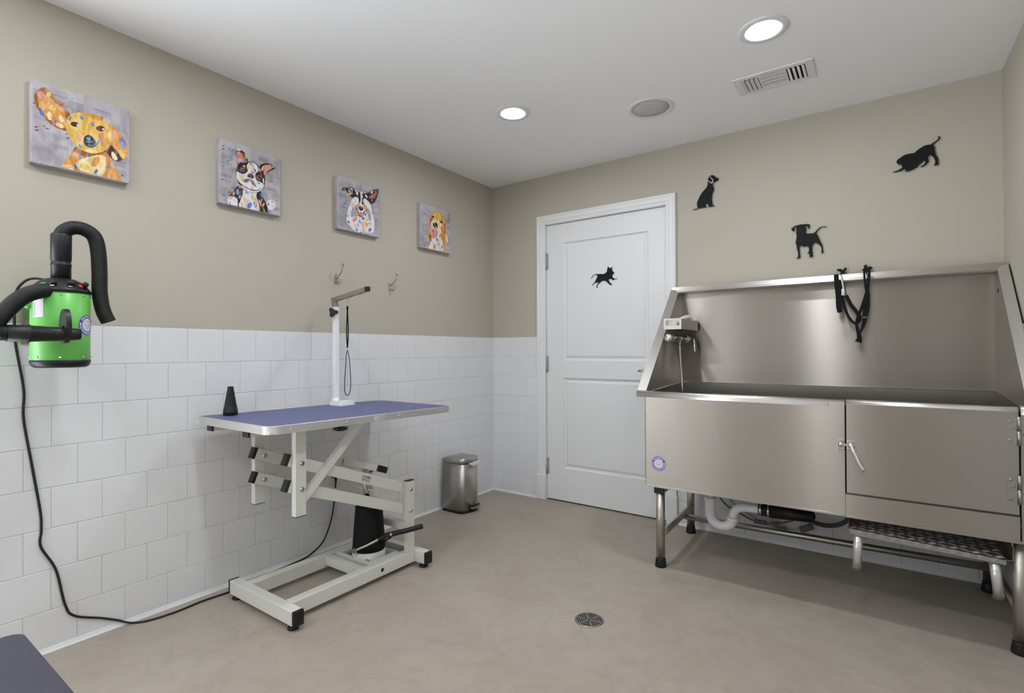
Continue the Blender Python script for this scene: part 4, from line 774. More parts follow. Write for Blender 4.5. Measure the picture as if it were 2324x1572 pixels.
# ------------------------------------------------------------------ grooming table
TB = thing('grooming_table', 'white-framed hydraulic grooming table with blue dotted top', 'table', (0.385, -1.76, 0.0))
TY0, TY1, TX0, TX1 = -2.265, -1.225, 0.060, 0.664
def zt(y): return 0.833 - 0.0105 * (y - TY0)
def tilt(p): p = Vector(p); p.z -= 0.0105 * (p.y - TY0); return p
def rrect(x0, x1, y0, y1, r, n=7):
    o = []
    for cx, cy, a0 in ((x1 - r, y0 + r, -90), (x1 - r, y1 - r, 0), (x0 + r, y1 - r, 90), (x0 + r, y0 + r, 180)):
        for i in range(n + 1):
            a = math.radians(a0 + 90 * i / n); o.append((cx + r * math.cos(a), cy + r * math.sin(a)))
    return o
g = MB(); g.xf = tilt; g.prism(rrect(TX0 + 0.003, TX1 - 0.003, TY0 + 0.003, TY1 - 0.003, 0.047), 0.812, 0.8322, plane='xy'); g.build('tabletop', M_MAT, TB)
g = MB(); g.xf = tilt
ring = [(0.0, 0.801), (0.0, 0.8325), (-0.0015, 0.8338), (-0.005, 0.8340), (-0.006, 0.8322)]
loops = [[(px, py, z) for px, py in rrect(TX0 - o * 1.0, TX1 + o * 1.0, TY0 - o, TY1 + o, 0.05 + o)] for o, z in ring]
n = len(loops[0]); vs = [v for l in loops for v in l]
g.add(vs, [(k * n + i, k * n + (i + 1) % n, (k + 1) * n + (i + 1) % n, (k + 1) * n + i) for k in range(len(ring) - 1) for i in range(n)], 0, False)
inner = [(px, py, 0.801) for px, py in rrect(TX0 + 0.012, TX1 - 0.012, TY0 + 0.012, TY1 - 0.012, 0.04)]
g.add([v for v in loops[0]] + inner, [(i, (i + 1) % n, n + (i + 1) % n, n + i) for i in range(n)])
for y in (-2.174, -1.91, -1.613, -1.318): bolt(g, (TX1 + 0.0002, y, 0.8165), (1, 0, 0), 0.0036, 0.002)
for x in (0.165, 0.555): bolt(g, (x, TY0 - 0.0002, 0.8165), (0, -1, 0), 0.0036, 0.002)
g.build('edge_band', M_ALU, TB, fix=False)
g = MB(); g.xf = tilt; g.box(TX0 + 0.004, TX1 - 0.004, TY0 + 0.004, TY1 - 0.004, 0.803, 0.812); g.build('underside_board', M_CREAM, TB)
g = MB(); g.xf = tilt; g.box(TX1 + 0.0001, TX1 + 0.0006, -1.765, -1.700, 0.8055, 0.8275)
for a, b, c, d in ((-1.763, -1.702, 0.8258, 0.8265), (-1.763, -1.702, 0.8065, 0.8072), (-1.763, -1.7622, 0.8065, 0.8265), (-1.7028, -1.702, 0.8065, 0.8265)): g.box(TX1 + 0.0006, TX1 + 0.0008, a, b, c, d, mi=1)
for r in range(3):
    u = -1.743
    while u < -1.706:
        w = random.uniform(.002, .005); g.box(TX1 + 0.0006, TX1 + 0.0008, u, u + w, 0.8105 + r * .005, 0.8128 + r * .005, mi=1); u += w + .0012
for a, b in ((-1.759, 0.810), (-1.753, 0.814), (-1.757, 0.819), (-1.750, 0.8105)): g.box(TX1 + 0.0006, TX1 + 0.0008, a, a + .003, b, b + .0035, mi=1)
g.build('edge_label', [M_LABEL, M_INK], TB)
def cap(mb_parent, p0, d, w, h, up, ln=0.018, name='end_cap'):
    g = MB(); p0 = Vector(p0); d = Vector(d).normalized(); g.bar(p0, p0 + d * ln, w + 0.0006, h + 0.0006, up, 0.002); return g.build(name, M_BLACK, mb_parent)
# rails under the top
for xc in (0.165, 0.467):
    g = MB(); g.xf = tilt; g.box(xc - 0.0215, xc + 0.0215, TY0 + 0.022, TY1 - 0.03, 0.775, 0.802, 0.0015); r = g.build('support_rail', M_CREAM, TB)
    for yy, d in ((TY0 + 0.0125, 1), (TY1 - 0.0215, -1)):
        h = MB(); h.xf = tilt; h.box(xc - 0.022, xc + 0.022, min(yy, yy + d * .010), max(yy, yy + d * .010), 0.7745, 0.8024, 0.0015); h.build('end_cap', M_BLACK, r)
# upper posts, braces
for x0, x1, nm in ((0.535, 0.565, 'front'), (0.213, 0.243, 'rear')):
    g = MB(); g.box(x0, x1, -2.093, -2.043, 0.428, zt(-2.06) - 0.0315, 0.0025); p_ = g.build('upper_post', M_CREAM, TB)
    h = MB(); h.box(x0 + .001, x1 - .001, -2.092, -2.044, 0.4255, 0.4285); h.build('end_cap', M_BLACK, p_)
    if nm == 'front':
        for z in (0.648, 0.539):
            h = MB(); bolt(h, (x1, -2.063, z), (1, 0, 0), 0.0085, 0.006); h.build('bolt', M_CHROME, p_)
    g = MB(); g.bar((0.5 * (x0 + x1), -2.078, 0.4668), (0.5 * (x0 + x1), -1.735, 0.799), 0.030, 0.0284, (1, 0, 0.0), 0.002); g.build('brace', M_CREAM, TB)
# parallel lift links
A, Bp = (-2.063, 0.648), (-1.440, 0.402)
dirv = Vector((0, Bp[0] - A[0], Bp[1] - A[1])).normalized()
for xc, side in ((0.519, 'front'), (0.259, 'rear')):
    for dz in (0.0, -0.109):
        p0 = Vector((xc, A[0], A[1] + dz)) - dirv * 0.042; p1 = Vector((xc, Bp[0], Bp[1] + dz)) + dirv * 0.022
        g = MB(); g.bar(p0, p1, 0.030, 0.050, (0, 0, 1), 0.0025); l = g.build('lift_link', M_CREAM, TB)
        cap(l, p0 - dirv * 0.016, dirv, 0.030, 0.050, (0, 0, 1), 0.017)
        if side == 'rear':
            h = MB(); bolt(h, (xc + 0.015, A[0], A[1] + dz), (1, 0, 0), 0.0085, 0.006); h.build('bolt', M_CHROME, l)
        if side == 'front' and dz == 0.0:
            u = dirv; w = Vector((0, -dirv.z, dirv.y)); c0 = Vector((xc + 0.0152, -1.705, 0.5065)) 
            def patch(a0, a1, b0, b1, t, mi_, g_):
                q = [c0 + u * a + w * b + Vector((t, 0, 0)) for a, b in ((a0, b0), (a1, b0), (a1, b1), (a0, b1))]
                g_.add(q, [(0, 1, 2, 3)], mi_)
            h = MB(); h.sheet([c0 + u * a + w * b + Vector((.0003, 0, 0)) for a, b in ((-.027, -.014), (.027, -.014), (.027, .014), (-.027, .014))], 0.0003, 0)
            patch(.002, .025, .006, .012, .0005, 3, h); patch(.002, .025, -.012, .005, .0005, 4, h)
            h.add([c0 + u * a + w * b + Vector((.0005, 0, 0)) for a, b in ((-.025, -.011), (-.003, -.011), (-.014, .011))], [(0, 1, 2)], 1)
            h.add([c0 + u * a + w * b + Vector((.0006, 0, 0)) for a, b in ((-.019, -.008), (-.009, -.008), (-.013, .004))], [(0, 1, 2)], 2)
            for r in range(4): patch(.004, .022, -.010 + r * .0035, -.009 + r * .0035, .0006, 2, h)
            h.build('warning_label', [mat('label_grey', (165, 165, 165), .5), M_YEL, M_INK, mat('label_brown_red', (150, 70, 55), .5), mat('label_pink', (215, 180, 175), .5)], l, fix=False)
# cross box tying the upper links, with the lift rod under it
up = Vector((0, -dirv.z, dirv.y))
c = Vector((0, -1.600, 0.5165)) + up * 0.0135
g = MB(); m_ = Matrix(((1, 0, 0, 0), (0, dirv.y, up.y, c.y), (0, dirv.z, up.z, c.z), (0, 0, 0, 1)))
g.box(0.244, 0.512, -0.027, 0.027, -0.014, 0.016, 0.0015, mtx=m_); cb = g.build('upper_cross_tube', M_CREAM, TB)
h = MB(); h.box(0.512, 0.530, -0.0275, 0.0275, -0.0145, 0.0165, 0.002, mtx=m_); h.build('end_cap', M_BLACK, cb)
h = MB(); h.box(0.238, 0.244, -0.0275, 0.0275, -0.0145, 0.0165, 0.002, mtx=m_); h.build('end_cap', M_BLACK, cb)
g = MB(); g.bar((0.262, -1.560, 0.398), (0.512, -1.560, 0.398), 0.05, 0.006, (0, dirv.z * -1, 1), 0.001); g.build('lower_cross_strap', M_CREAM, TB)
# base frame
for y0, y1 in ((-2.153, -2.108), (-1.418, -1.373)):
    g = MB(); g.box(0.140, 0.634, y0, y1, 0.022, 0.082, 0.003); e = g.build('end_bar', M_CREAM, TB)
    for xx0, xx1 in ((0.634, 0.650), (0.128, 0.140)):
        h = MB(); h.box(xx0, xx1, y0 - .0003, y1 + .0003, 0.0218, 0.0822, 0.003); h.build('end_cap', M_BLACK, e)
    for xx in (0.608, 0.165):
        h = MB(); h.lathe((xx, (y0 + y1) / 2, 0), [(0.021, 0), (0.023, 0.003), (0.021, 0.009), (0.014, 0.013), (0.008, 0.014), (0.008, 0.023)], n=24); h.build('levelling_foot', M_RUBBER, e)
for x0, x1 in ((0.517, 0.565), (0.206, 0.252)):
    g = MB(); g.box(x0, x1, -2.108, -1.418, 0.022, 0.082, 0.003)
    sr = g.build('side_bar', M_CREAM, TB)
    if x0 > .4:
        h = MB(); h.lathe((0.5651, -1.632, 0.052), [(0.0095, 0), (0.0095, 0.0006), (0, 0.0007)], (1, 0, 0), 20); h.build('plug', M_BLACK, sr)
for x0, x1 in ((0.537, 0.565), (0.213, 0.241)):
    g = MB(); g.box(x0, x1, -1.466, -1.418, 0.082, 0.446, 0.0025); p_ = g.build('lower_post', M_CREAM, TB)
    h = MB(); h.box(x0 - .0004, x1 + .0004, -1.4665, -1.4175, 0.446, 0.4495, 0.001); h.build('end_cap', M_BLACK, p_)
    if x0 > .4:
        for z in (0.402, 0.293):
            h = MB(); bolt(h, (x1, -1.442, z), (1, 0, 0), 0.0085, 0.006); h.build('bolt', M_CHROME, p_)
g = MB(); g.box(0.241, 0.537, -1.462, -1.424, 0.190, 0.226, 0.002); g.build('tie_bar', M_CREAM, TB)
for y0, y1 in ((-1.735, -1.700), (-1.672, -1.650), (-1.482, -1.462)):
    g = MB(); g.box(0.252, 0.517, y0, y1, 0.038, 0.080, 0.002); g.build('cross_member', M_CREAM, TB)
for x0, x1 in ((0.486, 0.517), (0.252, 0.272)):
    g = MB(); g.box(x0, x1, -1.65, -1.482, 0.060, 0.079, 0.001); g.build('pump_ledge', M_CREAM, TB)
g = MB(); g.box(0.40, 0.517, -1.474, -1.424, 0.074, 0.0875, 0.001); g.build('grey_plate', mat('grey_steel_plate', (120, 122, 118), 0.5, 0.3), TB)
# hydraulic pump
PC = (0.385, -1.567)
g = MB(); g.lathe((PC[0], PC[1], 0), [(0.083, 0.034), (0.084, 0.037), (0.084, 0.098), (0.080, 0.099)], n=44); pb = g.build('pump_base', M_CREAM, TB)
h = MB(); bolt(h, (PC[0] + 0.060, PC[1] - 0.0595, 0.066), (1, -1, 0), 0.007, 0.012); h.build('bolt', M_CHROME, pb)
g = MB(); g.lathe((PC[0], PC[1], 0), [(0.078, 0.099), (0.083, 0.103), (0.0815, 0.13), (0.0685, 0.318), (0.062, 0.328), (0.02, 0.330)], n=44); g.build('pump_housing', M_BLACKM, TB)
g = MB(); g.cyl((PC[0] - .004, PC[1] - .008, 0.325), (PC[0] - .004, PC[1] - .022, 0.522), 0.0165, n=24); g.build('lift_rod', M_CHROME, TB)
# foot lever with black grip
t_ = []
g = MB(); g.tube(catmull([(0.405, -1.664, 0.123), (0.460, -1.634, 0.152), (0.515, -1.583, 0.190)], 4), 0.0065, 12)
g.lathe((0.402, -1.667, 0.121), [(0.012, -0.012), (0.012, 0.012)], (0.55, -0.8, 0.1), 20); g.bar((0.392, -1.640, 0.090), (0.400, -1.662, 0.122), 0.016, 0.008, (1, 0, 0), 0.001)
fl = g.build('foot_lever', M_CHROME, TB)
h = MB(); pts = catmull([(0.490, -1.604, 0.172), (0.525, -1.573, 0.194), (0.550, -1.551, 0.201), (0.600, -1.499, 0.214), (0.640, -1.452, 0.226), (0.650, -1.443, 0.229)], 4)
n = len(pts); h.tube(pts, [0.0072 + 0.0055 * min(1, i / 3, (n - 1 - i) / 2 + .3) for i in range(n)], 14); h.build('grip', M_RUBBER, fl)
h = MB(); bolt(h, (0.549, -1.563, 0.202), (0.55, -0.83, 0), 0.0065, 0.007); h.build('pivot_bolt', M_CHROME, fl)
h = MB(); h.tube([(0.470, -1.537, 0.145), (0.520, -1.543, 0.172), (0.545, -1.545, 0.196)], 0.0045, 10); h.lathe((0.468, -1.536, 0.143), [(0.009, -0.008), (0.009, 0.008)], (0.3, -1, 0), 16); h.build('link_strut', M_BLACK, fl)
# clamp knob hanging beneath the top
g = MB(); g.cyl((0.40, -1.753, 0.755), (0.40, -1.753, 0.800), 0.005, n=12)
P = []
for i in range(48):
    a = 2 * math.pi * i / 48; r = 0.031 + 0.0035 * math.cos(6 * a); P.append((0.40 + r * math.cos(a), -1.753 + r * math.sin(a)))
g.prism(P, 0.736, 0.750, plane='xy'); g.lathe((0.40, -1.753, 0.750), [(0.018, 0), (0.010, 0.007)], n=20); g.lathe((0.40, -1.753, 0.736), [(0.027, 0), (0.02, 0.004), (0, 0.005)], (0, 0, -1), 24)
g.build('star_knob', M_BLACK, TB)

# ------------------------------------------------------------------ grooming arm and noose
AX, AY = 0.125, -1.580; ZT = zt(AY) + 0.0005
t = thing('grooming_stand', 'white upright grooming arm with steel crossbar standing on the blue tabletop', 'grooming arm', (AX, AY, ZT))
g = MB()
for o, z0, z1 in ((0, 0, .010), (.006, .010, .022)): g.prism(rrect(0.097 + o, 0.212 - o, -1.612 + o, -1.508 - o, 0.022 - o), ZT + z0, ZT + z1, plane='xy')
g.lathe((AX, AY, ZT + .022), [(0.026, 0), (0.020, .006), (0.0175, .018)], n=24); g.build('clamp_base', M_WHITE, t)
g = MB(); g.box(AX - .013, AX + .013, AY - .013, AY + .013, ZT + .022, 1.362, 0.002); g.build('mast', M_WHITE, t)
g = MB(); g.box(AX - .0105, AX + .0105, AY - .0105, AY + .0105, 1.362, 1.397, 0.0015)
ad = Vector((0.395, -0.104, 0.0185)).normalized(); a0 = Vector((AX - 0.012, AY + 0.003, 1.4035))
sidev = Vector((0, 0, 1)).cross(ad).normalized()
for k in (-1, 1):
    q = [a0 - ad * .012 + Vector((0, 0, .012)), a0 + ad * .006 + Vector((0, 0, .012)), a0 + ad * .006 + Vector((0, 0, -.045)), a0 - ad * .003 + Vector((0, 0, -.050)), a0 - ad * .014 + Vector((0, 0, -.004))]
    o_ = sidev * (.0125 * k); q1 = [v + o_ for v in q]; q2 = [v + o_ + sidev * (.0015 * k) for v in q]
    g.add(q1 + q2, [(0, 1, 2, 3, 4), (9, 8, 7, 6, 5)] + [(i, (i + 1) % 5, 5 + (i + 1) % 5, 5 + i) for i in range(5)])
bolt(g, a0 - ad * .008 - sidev * .014, -sidev, 0.005, 0.005); bolt(g, a0 - ad * .008 + sidev * .014, sidev, 0.005, 0.005)
g.build('hinge_bracket', M_ARM, t)
a1 = a0 + ad * 0.408
g = MB(); g.bar(a0, a1, 0.0225, 0.0225, (0, 0, 1), 0.0015); ab = g.build('crossbar', M_ARM, t)
for f0, f1 in ((0.07, 0.115), (0.185, 0.245), (0.32, 0.375)):
    h = MB(); h.bar(a0 + ad * f0 - Vector((0, 0, .0115)), a0 + ad * f1 - Vector((0, 0, .0115)), 0.006, 0.0006); h.build('slot', M_SLOT, ab)
g = MB(); g.bar(a1, a1 + ad * .022, 0.0235, 0.0235, (0, 0, 1), 0.003); g.build('end_cap', M_BLACK, t)
g = MB(); ax = Vector((0.62, -0.78, 0)); cc = Vector((AX + .006, AY - .014, 1.330)); g.cyl(cc, cc + ax * .014, 0.007, n=14)
ux = Vector((0.78, 0.62, 0)); P = []
for i in range(60):
    a = 2 * math.pi * i / 60; r = 0.0215 + 0.0062 * math.cos(3 * (a - math.radians(5))); P.append(cc + ax * .014 + ux * (r * math.cos(a)) + Vector((0, 0, r * math.sin(a))))
n = len(P); g.add(P + [p + ax * .012 for p in P], [tuple(range(n)), tuple(range(2 * n - 1, n - 1, -1))] + [(i, (i + 1) % n, n + (i + 1) % n, n + i) for i in range(n)])
g.build('locking_knob', M_BLACK, t)

NX, NY = 0.283, -1.6225
t = thing('grooming_noose', 'black grooming noose hanging from the steel crossbar', 'leash', (NX, NY, 0.88))
g = MB(); g.tube([(NX, NY, 1.400), (NX, NY, 1.378)], 0.0018, 8); g.tube(catmull([(NX, NY, 1.380), (NX + .005, NY + .003, 1.372), (NX + .003, NY + .002, 1.358), (NX - .002, NY, 1.352), (NX - .004, NY - .003, 1.362), (NX, NY, 1.380)], 4), 0.0016, 8); g.build('clip', M_CHROME, t)
rv = Vector((0.816, 0.578, 0))
g = MB(); 
for sg in (-1, 1):
    pts = catmull([Vector((NX, NY, 1.357)), Vector((NX, NY, 1.347)) + rv * (.0030 * sg), Vector((NX, NY, 1.325)) + rv * (.001 * sg), Vector((NX, NY, 1.24)) + rv * (.0042 * sg), Vector((NX, NY, 1.17)) + rv * (.0028 * sg), Vector((NX, NY, 1.135))], 5)
    g.tube(pts, 1, flat=(0.0055, 0.0016), up=(0.577, -0.816, 0))
g.build('strap', M_STRAP, t)
g = MB(); g.cyl((NX, NY, 1.118), (NX, NY, 1.138), 0.004, n=12); g.build('slide_clasp', M_CHROME, t)
g = MB(); g.tube(catmull([Vector((NX, NY, 1.118)), Vector((NX, NY, 1.105)) + rv * .006, Vector((NX, NY, 1.04)) + rv * .013, Vector((NX, NY, .95)) + rv * .017, Vector((NX, NY, .905)) + rv * .012, Vector((NX, NY, .889)), Vector((NX, NY, .905)) - rv * .013, Vector((NX, NY, .95)) - rv * .015, Vector((NX, NY, 1.04)) - rv * .010, Vector((NX, NY, 1.105)) - rv * .005, Vector((NX, NY, 1.118))], 6), 0.0021, 8); g.build('loop', M_CORD, t)

# dryer nozzle standing on the table
cx, cy = 0.140, -2.150; z0 = zt(cy) + 0.0006
g = MB(); g.lathe((cx, cy, z0), [(0.0305, 0), (0.0305, 0.020), (0.029, 0.022), (0.0295, 0.026), (0.0285, 0.028), (0.0285, 0.032), (0.0270, 0.034), (0.0265, 0.038), (0.0120, 0.124), (0.0125, 0.129), (0.0100, 0.129), (0.0095, 0.124)], n=36)
tag(g.build('cone_nozzle', M_BLACK, None, (cx, cy, z0)), 'black cone-shaped dryer nozzle standing at the left end of the blue tabletop', 'nozzle')

# ------------------------------------------------------------------ wall dryer
DC = Vector((0.25, -2.775, 0)); DR = 0.0795
t = thing('pet_dryer', 'bright green cylindrical pet dryer with black hoses hung on the wall', 'dryer', (DC.x, DC.y, 1.07))
g = MB(); g.lathe((DC.x, DC.y, 0), [(DR - .002, 1.090), (DR, 1.092), (DR, 1.325), (DR - .002, 1.326)], n=64)
body = g.build('body', M_GREEN, t)
def on_body(ang, z, d=0.0): return Vector((DC.x + (DR + d) * math.cos(ang), DC.y + (DR + d) * math.sin(ang), z))
for deg in (-62, -14, 34, 82, -110, 160, 210):
    a = math.radians(deg)
    for z in (1.103, 1.314):
        h = MB(); bolt(h, on_body(a, z), (math.cos(a), math.sin(a), 0), 0.0032, 0.002); h.build('screw', M_CHROME, body)
def curved(a0, a1, z0, z1, mi, d, g, n=10):
    vs = [on_body(math.radians(a0 + (a1 - a0) * i / n), z, d) for i in range(n + 1) for z in (z0, z1)]
    g.add(vs, [(2 * i, 2 * i + 2, 2 * i + 3, 2 * i + 1) for i in range(n)], mi, True)
h = MB(); curved(-74, -47, 1.236, 1.307, 0, .0004, h); curved(-55, -49, 1.294, 1.303, 1, .0007, h, 3)
for r in range(9): curved(-72, -56 - (r * 7 % 5), 1.242 + r * .0055, 1.2435 + r * .0055, 2, .0007, h, 6)
curved(-73.5, -66, 1.238, 1.285, 3, .0006, h, 3)
h.build('rating_label', [M_LABEL, M_YEL, mat('pale_ink', (175, 168, 182), .5), mat('label_violet', (165, 150, 205), .5)], body, fix=False)
def round_sticker(mb, pt, R):
    """pt(u, v, d): blue ring with white lettering marks round a pale disc with a drawn dog head"""
    def disc(r0, r1, d, mi, n=40, a0=0, a1=360):
        K = max(1, int(round((r1 - r0) / R * 5)))
        for k in range(K):
            q0 = r0 + (r1 - r0) * k / K; q1 = r0 + (r1 - r0) * (k + 1) / K; vs = []
            for i in range(n + 1):
                a = math.radians(a0 + (a1 - a0) * i / n); vs += [pt(q0 * math.cos(a), q0 * math.sin(a), d), pt(q1 * math.cos(a), q1 * math.sin(a), d)]
            mb.add(vs, [(2 * i, 2 * i + 1, 2 * i + 3, 2 * i + 2) for i in range(n)], mi)
    disc(0.0, R, .0003, 1); disc(R * .64, R * .985, .0005, 0)
    rnd = random.Random(3)
    for span0, span1 in ((35, 145), (165, 375)):
        a = span0
        while a < span1:
            w = rnd.uniform(4.5, 7.5); disc(R * .73, R * .90, .0007, 1, 2, a, a + w); a += w + rnd.uniform(2.5, 5)
    def stroke(pts, w):
        for (u0, v0), (u1, v1) in zip(pts[:-1], pts[1:]):
            dx, dy = u1 - u0, v1 - v0; l = math.hypot(dx, dy); nx, ny = -dy / l * w * R, dx / l * w * R
            mb.add([pt(u0 * R + nx, v0 * R + ny, .0006), pt(u1 * R + nx, v1 * R + ny, .0006), pt(u1 * R - nx, v1 * R - ny, .0006), pt(u0 * R - nx, v0 * R - ny, .0006)], [(0, 1, 2, 3)], 2)
    stroke([(-.35, .05), (-.30, .30), (-.05, .38), (.20, .30), (.36, .05), (.30, -.12), (.18, .05), (.14, -.22), (.02, -.38), (-.14, -.30), (-.18, .02), (-.30, -.12), (-.35, .05)], .025)
    stroke([(-.06, -.12), (.02, -.18), (.10, -.12)], .025); stroke([(-.08, .08), (-.05, .10)], .03); stroke([(.08, .10), (.11, .08)], .03)
h = MB(); round_sticker(h, lambda u, v, d: on_body(math.radians(46) + u / DR, 1.214 + v, d + .0006), 0.0355); h.build('round_sticker', [M_BLUEINK, M_LABEL, mat('sticker_line', (150, 145, 165), .5)], body, fix=False)
g = MB(); g.lathe((DC.x, DC.y, 0), [(DR + .002, 1.322), (DR + .0025, 1.331), (DR - .002, 1.337), (0.062, 1.358), (0.045, 1.368), (0.036, 1.372)], n=56); cap_ = g.build('top_cover', M_BLACK, t)
def on_cap(ang, r, z): return Vector((DC.x + r * math.cos(ang), DC.y + r * math.sin(ang), z))
for deg, r, m_, nm, rad, hh in ((-52, .071, M_GREENL, 'green_button', .0085, .008), (-28, .067, M_BLACK, 'speed_knob', .008, .018), (8, .068, M_BLACK, 'heat_knob', .009, .020), (30, .071, M_RED, 'red_switch', .0075, .007), (44, .069, M_BLACK, 'power_knob', .0085, .020)):
    a = math.radians(deg); ax = Vector((math.cos(a) * .55, math.sin(a) * .55, .83)).normalized()
    h = MB(); h.lathe(on_cap(a, r, 1.343), [(rad, 0), (rad, hh * .8), (rad * .8, hh), (0, hh)], ax, 18); h.build(nm, m_, cap_)
for deg in (-30, 5):
    a = math.radians(deg); h = MB()
    q = [on_cap(a + k, r, z) for k, r, z in ((-.07, .0785, 1.339), (.07, .0785, 1.339), (.07, .076, 1.342), (-.07, .076, 1.342))]
    h.sheet([v + Vector((math.cos(a) * .001, math.sin(a) * .001, .0015)) for v in q], .0004); h.build('knob_label', M_LABEL, cap_, fix=False)
g = MB(); g.lathe((DC.x, DC.y, 0), [(DR - .012, 1.068), (DR - .004, 1.073), (DR + .001, 1.084), (DR + .0015, 1.093), (DR - .002, 1.095)], n=56); g.build('bottom_cover', M_BLACK, t)
# bracket to the wall, green lug and wall plate
g = MB(); g.bar((0.006, DC.y - .02, 1.22), (DC.x - DR + .004, DC.y - .02, 1.22), 0.05, 0.03, (0, 0, 1), .003); g.box(0.006, 0.012, DC.y - .055, DC.y + .02, 1.15, 1.29, .002); g.build('wall_bracket', M_STEELD, t)
g = MB(); a = math.radians(-93); g.bar(on_body(a, 1.286, -.004), on_body(a, 1.272, .013), 0.03, 0.022, (0, 0, 1), .004); g.build('side_lug', M_GREEN, t)
# straight coupler and corrugated hose arching over
g = MB(); c = Vector((DC.x, DC.y, 0)); g.lathe(c, [(0.0275, 1.366), (0.0275, 1.415), (0.0285, 1.417), (0.0285, 1.424), (0.0265, 1.426), (0.0265, 1.434), (0.0285, 1.436), (0.0290, 1.520), (0.0265, 1.527), (0.022, 1.529)], n=36); g.build('hose_coupler', M_BLACK, t)
def corrugated(path, r0, name, parent, step=0.0042, m=M_RUBBER, ends=True):
    P = catmull(path, 14); L = [0]
    for a, b in zip(P[:-1], P[1:]): L.append(L[-1] + (b - a).length)
    n = int(L[-1] / (step / 4)); pts = []; rs = []; k = 0
    for i in range(n + 1):
        s_ = L[-1] * i / n
        while k < len(L) - 2 and L[k + 1] < s_: k += 1
        f = (s_ - L[k]) / max(1e-9, L[k + 1] - L[k]); pts.append(P[k].lerp(P[k + 1], min(1, max(0, f))))
        rs.append(r0 * (1 + 0.038 * math.cos(2 * math.pi * s_ / step)))
    if ends: rs[-1] = r0 * .75; rs[-2] = r0 * .93
    g = MB(); g.tube(pts, rs, 20); return g.build(name, m, parent)
corrugated([(DC.x, DC.y, 1.500), (DC.x + .003, DC.y + .004, 1.532), (DC.x + .008, DC.y + .028, 1.553), (DC.x + .014, DC.y + .060, 1.552), (DC.x + .018, DC.y + .087, 1.530), (DC.x + .020, DC.y + .098, 1.480), (DC.x + .020, DC.y + .102, 1.40), (DC.x + .020, DC.y + .103, 1.33), (DC.x + .022, DC.y + .112, 1.27), (DC.x + .025, DC.y + .128, 1.228)], 0.0232, 'air_hose', t)
# second hose looping out to the left and ending in the nozzle held by the ring
corrugated([(0.285, DC.y - .035, 1.325), (0.32, -2.850, 1.318), (0.345, -2.895, 1.292), (0.365, -2.935, 1.245), (0.375, -2.962, 1.200), (0.378, -2.950, 1.181), (0.380, -2.925, 1.180)], 0.0235, 'air_hose', t, ends=False)
g = MB(); g.lathe((0.380, -2.935, 1.179), [(0.026, 0), (0.0265, 0.045), (0.0285, 0.047), (0.0285, 0.053), (0.026, 0.055), (0.0225, 0.12), (0.0195, 0.165), (0.018, 0.178)], (0, 1, 0), 32); g.build('nozzle', M_BLACK, t)
g = MB(); P1_, P2_ = [], []
for i in range(40):
    a = 2 * math.pi * i / 40; P1_.append((0.372 + .040 * math.cos(a), 1.206 + .056 * math.sin(a)))
    P2_.append((0.378 + .0225 * math.cos(a), 1.182 + .024 * math.sin(a)))
vs = []
for (a, b), (c_, d_) in zip(P1_, P2_):
    for y in (-2.800, -2.786): vs += [(a, y, b), (c_, y, d_)]
n = 40
g.add(vs, [f for i in range(n) for f in ((4 * i, 4 * ((i + 1) % n), 4 * ((i + 1) % n) + 1, 4 * i + 1), (4 * i + 2, 4 * i + 3, 4 * ((i + 1) % n) + 3, 4 * ((i + 1) % n) + 2), (4 * i, 4 * i + 2, 4 * ((i + 1) % n) + 2, 4 * ((i + 1) % n)), (4 * i + 1, 4 * ((i + 1) % n) + 1, 4 * ((i + 1) % n) + 3, 4 * i + 3))])
g.build('nozzle_holder', M_BLACK, t)

# power cord: leaves the dryer, drops down the wall, runs along the floor to the plug behind the table
g = MB()
path = [(0.16, -2.73, 1.345), (0.09, -2.755, 1.372), (0.05, -2.785, 1.388), (0.03, -2.815, 1.384), (0.018, -2.840, 1.350), (0.016, -2.848, 1.30), (0.016, -2.848, 1.235), (0.014, -2.845, 1.155), (0.012, -2.822, 0.985), (0.012, -2.822, 0.88), (0.012, -2.798, 0.70), (0.012, -2.775, 0.53), (0.012, -2.772, 0.46), (0.012, -2.773, 0.40), (0.012, -2.730, 0.30), (0.012, -2.703, 0.16), (0.012, -2.675, 0.105), (0.012, -2.59, 0.060), (0.013, -2.535, 0.028), (0.030, -2.495, 0.006), (0.066, -2.443, 0.0045), (0.080, -2.347, 0.0045), (0.072, -2.236, 0.0045), (0.081, -2.110, 0.0045), (0.060, -2.0, 0.0045), (0.040, -1.87, 0.0045), (0.024, -1.72, 0.006), (0.018, -1.655, 0.018), (0.018, -1.585, 0.062), (0.018, -1.535, 0.160), (0.018, -1.513, 0.268), (0.020, -1.507, 0.335), (0.022, -1.505, 0.388)]
g.tube(catmull(path, 8), 0.0042, 8)
pc = g.build('power_cord', M_CORD, None, (0.012, -2.52, 0.0)); tag(pc, 'long black power cord running down the tiles and along the floor to the plug', 'cord')
h = MB(); h.tube([(0.022, -1.505, 0.375), (0.022, -1.505, 0.41), (0.022, -1.508, 0.43)], [0.0055, 0.008, 0.008], 12); h.bar((0.020, -1.512, 0.405), (0.020, -1.530, 0.438), 0.026, 0.022, (1, 0, 0), .004); h.build('plug', M_BLACK, pc)
t = thing('wall_outlet', 'white wall outlet plate on the tiles behind the grooming table', 'outlet', (0.006, -1.522, 0.38))
g = MB(); g.box(0.0062, 0.0105, -1.557, -1.487, 0.375, 0.490, .002); g.build('cover_plate', M_WHITE, t)
